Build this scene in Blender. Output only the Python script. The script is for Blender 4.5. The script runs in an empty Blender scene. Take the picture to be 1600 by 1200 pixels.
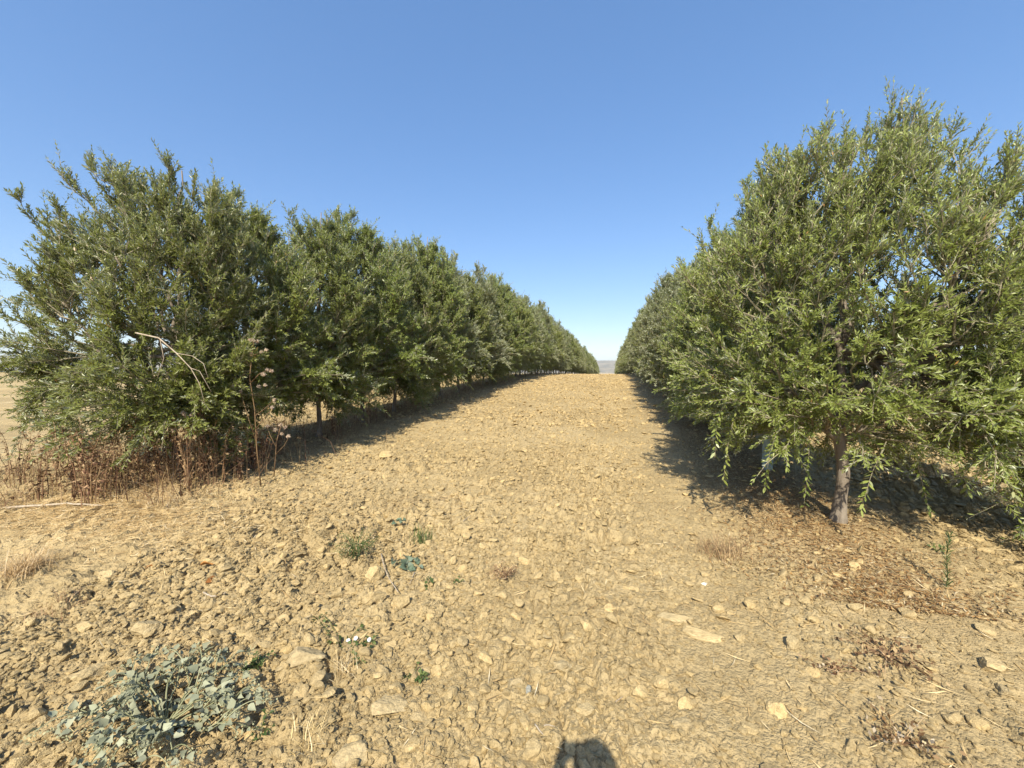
import bpy, bmesh, math, random
import numpy as np
from mathutils import Vector, Matrix, Euler, noise as mnoise
R = math.radians
random.seed(7)
S = bpy.context.scene
COL = S.collection

# ------------------------------------------------------------------ camera, world, sun, exposure
FPX, CX, CY = 630.0, 800.0, 600.0            # focal length and centre of the photograph in its pixels
YAW, PITCH, CAMH = R(14.0), R(-2.18), 1.65
cd = bpy.data.cameras.new('camera'); cam = bpy.data.objects.new('camera', cd); COL.objects.link(cam)
cd.sensor_width = 36.0; cd.lens = FPX / 1600.0 * 36.0; cd.clip_start = 0.05; cd.clip_end = 20000
cam.location = (0, 0, CAMH); cam.rotation_euler = (R(90) + PITCH, 0, YAW)
S.camera = cam
S.render.resolution_x = 1024; S.render.resolution_y = 768
SUN_EL, SUN_DRIFT = R(43.4), R(2.3)           # light travels along the rows, a little to the left
w = bpy.data.worlds.new('World'); S.world = w; w.use_nodes = True
nt = w.node_tree; bg = nt.nodes['Background']
sky = nt.nodes.new('ShaderNodeTexSky'); sky.sky_type = 'NISHITA'; sky.sun_disc = False
sky.sun_elevation = SUN_EL; sky.sun_rotation = R(180); sky.altitude = 0
sky.air_density = 0.8; sky.dust_density = 0.6; sky.ozone_density = 1.5
hsv = nt.nodes.new('ShaderNodeHueSaturation'); hsv.inputs['Saturation'].default_value = 1.65; hsv.inputs['Hue'].default_value = .508
gm_ = nt.nodes.new('ShaderNodeGamma'); gm_.inputs[1].default_value = .55      # the camera's soft tone curve on the sky
nt.links.new(sky.outputs[0], gm_.inputs[0]); nt.links.new(gm_.outputs[0], hsv.inputs['Color']); nt.links.new(hsv.outputs[0], bg.inputs[0]); bg.inputs[1].default_value = 0.15
sl = bpy.data.lights.new('sun', 'SUN'); so = bpy.data.objects.new('sun', sl); COL.objects.link(so)
sl.energy = 2.7; sl.angle = R(0.53); sl.color = (1.0, 0.91, 0.74)
ldir = Vector((-math.sin(SUN_DRIFT) * math.cos(SUN_EL), math.cos(SUN_DRIFT) * math.cos(SUN_EL), -math.sin(SUN_EL)))
so.rotation_euler = ldir.to_track_quat('-Z', 'Y').to_euler(); so.location = (0, -20, 30)
S.view_settings.view_transform = 'Standard'; S.view_settings.look = 'None'
S.view_settings.exposure = 1.52; S.view_settings.gamma = 1.0

# ------------------------------------------------------------------ helpers
def tag(o, label=None, cat=None, group=None, kind=None):
    if label: o['label'] = label
    if cat: o['category'] = cat
    if group: o['group'] = group
    if kind: o['kind'] = kind
    return o
def link(name, data, parent=None, loc=None, rot=None, scl=None):
    o = bpy.data.objects.new(name, data); COL.objects.link(o)
    if parent: o.parent = parent
    if loc is not None: o.location = loc
    if rot is not None: o.rotation_euler = rot
    if scl is not None: o.scale = scl
    return o
def empty(name, loc, rz=0.0):
    o = link(name, None, None, loc, (0, 0, rz)); o.empty_display_size = 0.2
    return o
def np_mesh(name, verts, faces, mats, fmat=None, rnd=None, smooth=False):
    """verts (n,3); faces: list of index arrays (m,3) or (m,4); fmat: list of slot per array; rnd: per vertex value"""
    me = bpy.data.meshes.new(name)
    verts = np.asarray(verts, np.float32)
    faces = [np.asarray(f, np.int32) for f in faces]
    me.vertices.add(len(verts)); me.vertices.foreach_set('co', verts.ravel())
    loops = np.concatenate([f.ravel() for f in faces])
    tot = np.concatenate([np.full(len(f), f.shape[1], np.int32) for f in faces])
    start = np.concatenate([[0], np.cumsum(tot)[:-1]]).astype(np.int32)
    me.loops.add(len(loops)); me.loops.foreach_set('vertex_index', loops)
    me.polygons.add(len(tot)); me.polygons.foreach_set('loop_start', start)
    for m in mats: me.materials.append(m)
    if fmat is not None:
        mi = np.concatenate([np.full(len(f), k, np.int32) for f, k in zip(faces, fmat)])
        me.polygons.foreach_set('material_index', mi)
    me.polygons.foreach_set('use_smooth', np.full(len(tot), smooth))
    if rnd is not None:
        a = me.attributes.new('rnd', 'FLOAT', 'POINT'); a.data.foreach_set('value', np.asarray(rnd, np.float32))
    me.update(calc_edges=True); me.validate()
    return me
class Acc:
    """collects vertices and faces of one mesh"""
    def __init__(s): s.v = []; s.q = []; s.t = []; s.r = []; s.n = 0; s.qm = []; s.tm = []
    def add(s, v, quads=None, tris=None, rnd=0.5, mat=0):
        v = np.asarray(v, float); s.v.append(v)
        s.r.append(np.broadcast_to(np.asarray(rnd, float), (len(v),)))
        if quads is not None and len(quads): s.q.append(np.asarray(quads) + s.n); s.qm.append(mat)
        if tris is not None and len(tris): s.t.append(np.asarray(tris) + s.n); s.tm.append(mat)
        s.n += len(v)
    def mesh(s, name, mats, smooth=False):
        return np_mesh(name, np.concatenate(s.v), s.q + s.t, mats, s.qm + s.tm, np.concatenate(s.r), smooth)
def nrm(a): return a / np.maximum(np.linalg.norm(a, axis=-1, keepdims=True), 1e-9)
def tube_vf(pts, rad, n=6, cap=True):
    pts = np.asarray(pts, float); rad = np.broadcast_to(np.asarray(rad, float), (len(pts),))
    tan = nrm(np.gradient(pts, axis=0)); ref = np.array([0.31, 0.17, 0.93]) if abs(tan[0][2]) < .9 else np.array([1., .2, .1])
    e1 = nrm(np.cross(tan, ref)); e2 = np.cross(tan, e1)
    a = np.arange(n) / n * 2 * math.pi
    ring = pts[:, None] + rad[:, None, None] * (np.cos(a)[None, :, None] * e1[:, None] + np.sin(a)[None, :, None] * e2[:, None])
    v = ring.reshape(-1, 3); q = []
    for i in range(len(pts) - 1):
        for k in range(n):
            q.append((i * n + k, i * n + (k + 1) % n, (i + 1) * n + (k + 1) % n, (i + 1) * n + k))
    t = []
    if cap:
        v = np.concatenate([v, pts[:1], pts[-1:]]); c0, c1 = len(v) - 2, len(v) - 1; b = (len(pts) - 1) * n
        for k in range(n):
            t.append((c0, (k + 1) % n, k)); t.append((c1, b + k, b + (k + 1) % n))
    return v, q, t
def bez(a, b, c, n):
    u = np.linspace(0, 1, n)[:, None]
    return (1 - u) ** 2 * np.asarray(a) + 2 * u * (1 - u) * np.asarray(b) + u * u * np.asarray(c)

# numpy noises
def hsh(ix, iy, s):
    h = (ix.astype(np.int64) * 374761393 + iy.astype(np.int64) * 668265263 + s * 974634777) & 0xFFFFFFFF
    h = ((h ^ (h >> 13)) * 1274126177) & 0xFFFFFFFF
    h = ((h ^ (h >> 16)) * 2246822519) & 0xFFFFFFFF
    return ((h ^ (h >> 15)) & 0xFFFFFF) / float(0x1000000)
def vn(x, y, s=0):
    ix = np.floor(x); iy = np.floor(y); fx = x - ix; fy = y - iy
    fx = fx * fx * (3 - 2 * fx); fy = fy * fy * (3 - 2 * fy)
    a = hsh(ix, iy, s); b = hsh(ix + 1, iy, s); c = hsh(ix, iy + 1, s); d = hsh(ix + 1, iy + 1, s)
    return (a + (b - a) * fx) + ((c + (d - c) * fx) - (a + (b - a) * fx)) * fy
def fbm(x, y, s=0, o=4):
    r = 0; a = .5
    for i in range(o):
        r = r + a * (vn(x, y, s + i * 17) - .5); x = x * 2.03 + 3.1; y = y * 2.03 - 1.7; a *= .5
    return r
def slabs(x, y, s):
    """broken soil: every Voronoi cell a lump with its own height and tilt, cracks between them"""
    ix = np.floor(x); iy = np.floor(y)
    f1 = np.full(x.shape, 9.); f2 = np.full(x.shape, 9.); hv = np.zeros(x.shape)
    for dx in (-1, 0, 1):
        for dy in (-1, 0, 1):
            cx = ix + dx; cy = iy + dy
            px = cx + hsh(cx, cy, s); py = cy + hsh(cx, cy, s + 1)
            ex = x - px; ey = y - py; d = np.hypot(ex, ey)
            h = hsh(cx, cy, s + 2) ** 1.6 + (hsh(cx, cy, s + 3) - .5) * 1.3 * ex + (hsh(cx, cy, s + 4) - .5) * 1.3 * ey
            c = d < f1
            f2 = np.where(c, f1, np.minimum(f2, d)); hv = np.where(c, h, hv); f1 = np.where(c, d, f1)
    e = np.clip((f2 - f1) / .22, 0, 1); e = e * e * (3 - 2 * e)
    return hv * e - .25 * (1 - e)

XR, XL = 1.98, -5.15                                     # the two tree rows
_ty = np.arange(-60, 1000, .25)
_tz = np.interp(_ty, [-60, -6, 0, 17, 21, 27, 40, 60, 97, 130, 200, 800, 1000], [-.4, -.3, 0, .97, 1.12, 1.22, 1.10, .80, .05, -1.0, -4, -24, -25])
for _ in range(3): _tz = np.convolve(np.pad(_tz, 8, mode='edge'), np.ones(17) / 17, 'valid')
_tz -= np.interp(0, _ty, _tz)
def base_z(x, y):
    """a lane that climbs gently to a rounded crest and falls away behind it"""
    return np.interp(np.asarray(y, float) + 0 * np.asarray(x, float), _ty, _tz)
def rough(x, y):
    r = .55 + .5 * np.clip(vn(x * .55 + 9, y * .55, 50) * 1.6 - .4, 0, 1)
    r = r * (1 - .70 * np.exp(-((x - .55 - .03 * y) / .55) ** 2))                 # the trodden strip
    r = r + .75 * np.clip((x - 2.55) / .5, 0, 1) * (x < 30)                       # cloddy tilth right of the right row
    r = r + .60 * np.clip((-x - .9) / .8, 0, 1) * np.clip((4.6 - y) / 1.5, 0, 1)
    r = r * (1 - .6 * np.exp(-((x - XR) / .75) ** 2)) * (1 - .25 * np.exp(-((x - XL) / .7) ** 2))
    return r
def ground_z(x, y):
    x = np.asarray(x, float); y = np.asarray(y, float)
    z = base_z(x, y); far = np.hypot(x, y); k = np.clip((60 - far) / 40, 0, 1)
    r = rough(x, y)
    wx = x + .05 * vn(x * 9, y * 9, 70); wy = y + .05 * vn(x * 9, y * 9, 71)
    d = .05 * fbm(x * .8, y * .8, 3) + .030 * fbm(x * 4.5, y * 4.5, 9, 3)
    d = d + r * (.060 * slabs(wx / .27, wy / .27, 11) * np.clip(vn(x * 1.4, y * 1.4, 40) * 2 - .7, 0, 1)
                 + .027 * slabs(wx / .115, wy / .115, 23) + .020 * slabs(wx / .05, wy / .05, 31))
    d = d + .10 * np.exp(-((x - XL) / 1.1) ** 2) * np.clip(y - 2, 0, 1) + .04 * np.exp(-((x - XR) / .9) ** 2)   # low banks along the rows
    return z + d * k
def gz(x, y): return float(ground_z(np.array([x]), np.array([y]))[0])
cp, sp_, cyw, syw = math.cos(PITCH), math.sin(PITCH), math.cos(YAW), math.sin(YAW)
def ray(px, py):
    a, u = (px - CX) / FPX, (CY - py) / FPX
    f = cp - u * sp_; z = sp_ + u * cp
    return Vector((a * cyw - f * syw, a * syw + f * cyw, z))
def at(px, py):
    """the point of the ground that a pixel of the photograph shows"""
    d = ray(px, py); t = 1.0
    for _ in range(60):
        p = d * t; h = CAMH + p.z - float(base_z(p.x, p.y))
        t += h / (-d.z + .065)
        if abs(h) < 1e-4: break
    p = d * t
    return Vector((p.x, p.y, gz(p.x, p.y)))
def pxm(p):                                              # metres per photograph pixel at a point
    return (p.x * -syw + p.y * cyw) / FPX

# ------------------------------------------------------------------ materials
def new_mat(name):
    m = bpy.data.materials.new(name); m.use_nodes = True
    n = m.node_tree; b = n.nodes['Principled BSDF']; return m, n, b
def nd(n, t, **k):
    x = n.nodes.new(t)
    for a, v in k.items(): setattr(x, a, v)
    return x
def ramp(n, fac, stops):
    r = nd(n, 'ShaderNodeValToRGB'); e = r.color_ramp.elements
    while len(e) < len(stops): e.new(.5)
    for i, (p, c) in enumerate(stops): e[i].position = p; e[i].color = (*c, 1)
    n.links.new(fac, r.inputs[0]); return r.outputs[0]
def mixc(n, fac, a, b, mode='MIX'):
    m = nd(n, 'ShaderNodeMix', data_type='RGBA', blend_type=mode)
    for s, v in ((0, fac), (6, a), (7, b)):
        if isinstance(v, (int, float)): m.inputs[s].default_value = v
        elif isinstance(v, tuple): m.inputs[s].default_value = (*v, 1)
        else: n.links.new(v, m.inputs[s])
    return m.outputs[2]
def tex(n, kind, scale, vec, detail=4, rough_=.6, out=0, **k):
    t = nd(n, kind, **k); t.inputs['Scale'].default_value = scale
    if kind == 'ShaderNodeTexNoise': t.inputs['Detail'].default_value = detail; t.inputs['Roughness'].default_value = rough_
    n.links.new(vec, t.inputs['Vector']); return t.outputs[out]
def soil_mat(name, tint=(1, 1, 1), ground=False):
    m, n, b = new_mat(name)
    tc = nd(n, 'ShaderNodeTexCoord').outputs['Object']
    def c(*v): return tuple(a * t for a, t in zip(v, tint))
    big = tex(n, 'ShaderNodeTexNoise', .9 if ground else 1.3, tc, 5, .6)
    fine = tex(n, 'ShaderNodeTexNoise', 38 if ground else 5, tc, 6, .7)
    col = ramp(n, big, [(.3, c(.338, .259, .136)), (.5, c(.410, .317, .168)), (.72, c(.478, .378, .210))])
    f2 = ramp(n, fine, [(.25, (.52, .50, .47)), (.5, (1, 1, 1)), (.78, (1.3, 1.28, 1.22))])
    col = mixc(n, .8, col, f2, 'MULTIPLY')
    if ground:
        # straw-coloured stubble remains beaten into the lane farther on, in patches
        sep = nd(n, 'ShaderNodeSeparateXYZ'); n.links.new(tc, sep.inputs[0])
        mr = nd(n, 'ShaderNodeMapRange'); n.links.new(sep.outputs[1], mr.inputs[0])
        mr.inputs[1].default_value = 9; mr.inputs[2].default_value = 40; mr.inputs[3].default_value = 0; mr.inputs[4].default_value = .75
        pt = tex(n, 'ShaderNodeTexNoise', 3.0, tc, 6, .75)
        pr = ramp(n, pt, [(.38, (0, 0, 0)), (.62, (1, 1, 1))])
        mu = nd(n, 'ShaderNodeMath', operation='MULTIPLY'); n.links.new(mr.outputs[0], mu.inputs[0]); n.links.new(pr, mu.inputs[1])
        col = mixc(n, mu.outputs[0], col, (.56, .40, .17))
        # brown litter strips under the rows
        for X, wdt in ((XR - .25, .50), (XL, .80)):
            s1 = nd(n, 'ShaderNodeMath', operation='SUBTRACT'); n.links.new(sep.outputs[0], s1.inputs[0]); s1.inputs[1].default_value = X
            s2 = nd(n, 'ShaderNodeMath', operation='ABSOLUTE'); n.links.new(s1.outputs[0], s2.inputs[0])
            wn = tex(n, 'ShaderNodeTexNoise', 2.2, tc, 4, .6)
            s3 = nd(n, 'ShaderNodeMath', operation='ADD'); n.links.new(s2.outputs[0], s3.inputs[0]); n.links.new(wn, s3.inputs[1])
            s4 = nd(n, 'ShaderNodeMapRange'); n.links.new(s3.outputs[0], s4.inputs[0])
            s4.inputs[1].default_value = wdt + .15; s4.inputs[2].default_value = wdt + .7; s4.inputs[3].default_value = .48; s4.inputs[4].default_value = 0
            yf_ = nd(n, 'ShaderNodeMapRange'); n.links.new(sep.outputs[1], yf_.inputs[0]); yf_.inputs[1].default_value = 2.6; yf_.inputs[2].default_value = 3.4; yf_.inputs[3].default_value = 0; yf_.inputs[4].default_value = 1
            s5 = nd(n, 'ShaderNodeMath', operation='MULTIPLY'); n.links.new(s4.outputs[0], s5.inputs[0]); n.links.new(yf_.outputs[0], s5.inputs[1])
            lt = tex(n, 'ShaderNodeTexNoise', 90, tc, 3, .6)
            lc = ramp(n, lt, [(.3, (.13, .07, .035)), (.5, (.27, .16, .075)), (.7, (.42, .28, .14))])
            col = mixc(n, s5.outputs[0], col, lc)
    else:
        oi = nd(n, 'ShaderNodeObjectInfo').outputs['Random']
        ov = ramp(n, oi, [(0, (.86, .86, .87)), (.5, (1, 1, 1)), (1, (1.13, 1.11, 1.06))])
        col = mixc(n, 1.0, col, ov, 'MULTIPLY')
    n.links.new(col, b.inputs['Base Color']); b.inputs['Roughness'].default_value = .95
    b.inputs['Specular IOR Level'].default_value = .12
    k = 1 if ground else .10
    v1 = tex(n, 'ShaderNodeTexVoronoi', 62 * k, tc); v2 = tex(n, 'ShaderNodeTexVoronoi', 150 * k, tc)
    nz = tex(n, 'ShaderNodeTexNoise', 120 * k, tc, 6, .7)
    inv = nd(n, 'ShaderNodeMath', operation='MULTIPLY_ADD'); n.links.new(v1, inv.inputs[0]); inv.inputs[1].default_value = -.9; inv.inputs[2].default_value = 1
    i2 = nd(n, 'ShaderNodeMath', operation='MULTIPLY_ADD'); n.links.new(v2, i2.inputs[0]); i2.inputs[1].default_value = -.45; n.links.new(inv.outputs[0], i2.inputs[2])
    i3 = nd(n, 'ShaderNodeMath', operation='MULTIPLY_ADD'); n.links.new(nz, i3.inputs[0]); i3.inputs[1].default_value = .8; n.links.new(i2.outputs[0], i3.inputs[2])
    bp = nd(n, 'ShaderNodeBump'); bp.inputs['Strength'].default_value = .9; bp.inputs['Distance'].default_value = .010 if ground else .0035
    n.links.new(i3.outputs[0], bp.inputs['Height']); n.links.new(bp.outputs[0], b.inputs['Normal'])
    return m
M = {}
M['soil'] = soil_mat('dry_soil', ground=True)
M['clod'] = soil_mat('soil_clod', (1.10, 1.09, 1.06))
M['stone'] = soil_mat('pale_marl_stone', (1.04, 1.06, 1.10))
M['grey_stone'] = soil_mat('grey_stone', (.86, 1.1, 1.75))
M['white_stone'] = soil_mat('white_stone', (1.75, 2.2, 3.7))
def leafy(name, stops, under=None, rough_=.5, transl=.22, spec=.35, tcol=None):
    """leaf surface: colour by the leaf's own random value, paler underside, some light passing through"""
    m, n, b = new_mat(name)
    a = nd(n, 'ShaderNodeAttribute', attribute_name='rnd').outputs['Fac']
    oi = nd(n, 'ShaderNodeObjectInfo').outputs['Random']
    col = ramp(n, a, stops)
    hs = nd(n, 'ShaderNodeHueSaturation'); n.links.new(col, hs.inputs['Color'])
    mr = nd(n, 'ShaderNodeMapRange'); n.links.new(oi, mr.inputs[0]); mr.inputs[3].default_value = .80; mr.inputs[4].default_value = 1.2
    mh = nd(n, 'ShaderNodeMapRange'); mh2 = nd(n, 'ShaderNodeMath', operation='FRACT'); mh3 = nd(n, 'ShaderNodeMath', operation='MULTIPLY'); mh3.inputs[1].default_value = 7.3
    n.links.new(oi, mh3.inputs[0]); n.links.new(mh3.outputs[0], mh2.inputs[0]); n.links.new(mh2.outputs[0], mh.inputs[0]); mh.inputs[3].default_value = .490; mh.inputs[4].default_value = .512; n.links.new(mh.outputs[0], hs.inputs['Hue'])
    n.links.new(mr.outputs[0], hs.inputs['Value']); col = hs.outputs[0]
    top = col
    if under:
        g = nd(n, 'ShaderNodeNewGeometry').outputs['Backfacing']
        col = mixc(n, g, col, under)
    n.links.new(col, b.inputs['Base Color']); b.inputs['Roughness'].default_value = rough_
    b.inputs['Specular IOR Level'].default_value = spec
    if transl:
        tr = nd(n, 'ShaderNodeBsdfTranslucent')
        if tcol: tr.inputs[0].default_value = (*tcol, 1)
        else: n.links.new(top, tr.inputs[0])
        mx = nd(n, 'ShaderNodeMixShader'); mx.inputs[0].default_value = transl
        n.links.new(b.outputs[0], mx.inputs[1]); n.links.new(tr.outputs[0], mx.inputs[2])
        n.links.new(mx.outputs[0], n.nodes['Material Output'].inputs[0])
    return m
M['olive'] = leafy('olive_leaf', [(0, (.100, .132, .026)), (.35, (.172, .208, .044)), (.75, (.245, .282, .076)), (.93, (.315, .335, .118)), (.985, (.40, .35, .08)), (1, (.38, .21, .07))],
                   (.42, .45, .31), .38, .20, .45, (.24, .27, .03))
def bark_mat(name, a, b_, c, sc=18):
    m, n, b = new_mat(name); tc = nd(n, 'ShaderNodeTexCoord').outputs['Object']
    mp = nd(n, 'ShaderNodeMapping'); mp.inputs['Scale'].default_value = (1, 1, .25); n.links.new(tc, mp.inputs[0])
    z = tex(n, 'ShaderNodeTexNoise', sc, mp.outputs[0], 6, .7)
    n.links.new(ramp(n, z, [(.3, a), (.5, b_), (.7, c)]), b.inputs['Base Color']); b.inputs['Roughness'].default_value = .9
    bp = nd(n, 'ShaderNodeBump'); bp.inputs['Distance'].default_value = .012; bp.inputs['Strength'].default_value = .8
    n.links.new(z, bp.inputs['Height']); n.links.new(bp.outputs[0], b.inputs['Normal']); return m
M['bark'] = bark_mat('olive_bark', (.095, .075, .055), (.20, .165, .125), (.30, .26, .21))
M['twig'] = bark_mat('olive_twig', (.20, .17, .11), (.30, .265, .18), (.38, .34, .24), 40)
M['dead_wood'] = bark_mat('bleached_wood', (.26, .20, .13), (.40, .33, .24), (.52, .46, .36), 30)
M['straw'] = leafy('straw', [(0, (.30, .19, .08)), (.4, (.52, .37, .17)), (.8, (.66, .51, .27)), (1, (.72, .62, .42))], None, .7, .1, .2)
M['rust'] = leafy('rust_dead_leaf', [(0, (.095, .052, .032)), (.35, (.21, .120, .068)), (.7, (.36, .235, .130)), (1, (.52, .38, .22))], None, .8, .12, .15)
M['litter'] = leafy('fallen_leaf', [(0, (.12, .065, .035)), (.3, (.24, .125, .055)), (.6, (.38, .21, .085)), (.8, (.48, .35, .19)), (1, (.56, .46, .31))], (.46, .38, .27), .7, .1, .2)
M['salt'] = leafy('grey_green_leaf', [(0, (.20, .212, .140)), (.5, (.26, .272, .185)), (1, (.33, .34, .235))], (.31, .325, .225), .9, .12, .04)
M['salt_stem'] = leafy('pale_green_stem', [(0, (.20, .21, .11)), (1, (.40, .40, .24))], None, .7, 0, .2)
M['glauc'] = leafy('glaucous_leaf', [(0, (.095, .135, .085)), (.5, (.14, .185, .125)), (1, (.21, .25, .18))], None, .6, .15, .2)
M['green'] = leafy('weed_green_leaf', [(0, (.045, .075, .022)), (.5, (.075, .115, .035)), (1, (.13, .165, .05))], None, .5, .2, .3)
M['fluff'] = leafy('thistle_fluff', [(0, (.48, .36, .26)), (1, (.70, .60, .48))], None, .9, .25, .1)
M['petal'] = leafy('white_petal', [(0, (.78, .77, .76)), (1, (.84, .83, .82))], None, .6, .2, .2)
def plain(name, c, r=.6, spec=.3):
    m, n, b = new_mat(name); tc = nd(n, 'ShaderNodeTexCoord').outputs['Object']
    z = tex(n, 'ShaderNodeTexNoise', 14, tc, 4, .6)
    n.links.new(ramp(n, z, [(.3, tuple(x * .85 for x in c)), (.7, tuple(min(1, x * 1.1) for x in c))]), b.inputs['Base Color'])
    b.inputs['Roughness'].default_value = r; b.inputs['Specular IOR Level'].default_value = spec; return m

# ------------------------------------------------------------------ ground
def lines(segs):
    out = [segs[0][0]]
    for a, b, d0, g in segs:
        x = out[-1]; d = d0
        while x < b - 1e-9:
            x = min(b, x + d); out.append(x); d = d * g
    return np.array(out)
xr = lines([(4.2, 6.5, .028, 1.0), (6.5, 5000, .05, 1.13)])
xl = lines([(3.2, 8.5, .030, 1.0), (8.5, 5000, .05, 1.13)])
xs = np.concatenate([-xl[::-1], lines([(-3.2, 4.2, .0155, 1.0)])[1:-1], xr])
yf = [.85]
while yf[-1] < 45: yf.append(yf[-1] * 1.0125)
while yf[-1] < 5000: yf.append(yf[-1] * 1.07)
yb = lines([(-.80, 5000, .05, 1.16)])
ys = np.concatenate([-yb[::-1], yf])
gx, gy = np.meshgrid(xs, ys)
gv = np.stack([gx.ravel(), gy.ravel(), ground_z(gx.ravel(), gy.ravel())], 1)
ny, nx = gx.shape
ii = (np.arange(ny - 1)[:, None] * nx + np.arange(nx - 1)[None]).ravel()
gq = np.stack([ii, ii + 1, ii + nx + 1, ii + nx], 1)
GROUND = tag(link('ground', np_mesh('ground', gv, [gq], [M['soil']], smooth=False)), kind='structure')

# hills on the horizon
m, n, b = new_mat('far_hill'); tc = nd(n, 'ShaderNodeTexCoord').outputs['Object']
n.links.new(ramp(n, tex(n, 'ShaderNodeTexNoise', .012, tc, 5, .7), [(.35, (.10, .10, .045)), (.5, (.21, .17, .09)), (.65, (.34, .27, .15))]), b.inputs['Base Color'])
b.inputs['Roughness'].default_value = 1; M['hill'] = m
na, nr = 220, 14
ang = np.linspace(R(-20), R(200), na)
hv = []
for j in range(nr):
    tt = j / (nr - 1); rr = 2700 + 1900 * tt
    prof = math.sin(math.pi * min(1, tt * 1.0)) ** 1.1
    hh = -26 + prof * (104 + 38 * np.array([mnoise.noise(Vector((a * 3.1, 5.2, tt * .6))) for a in ang]) + 12 * np.array([mnoise.noise(Vector((a * 14, 1.2, tt * 3))) for a in ang]))
    hv.append(np.stack([rr * np.cos(ang), rr * np.sin(ang), hh], 1))
hv = np.concatenate(hv); ii = (np.arange(nr - 1)[:, None] * na + np.arange(na - 1)[None]).ravel()
tag(link('hills', np_mesh('hills', hv, [np.stack([ii, ii + na, ii + na + 1, ii + 1], 1)], [M['hill']], smooth=True)), kind='structure')

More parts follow.
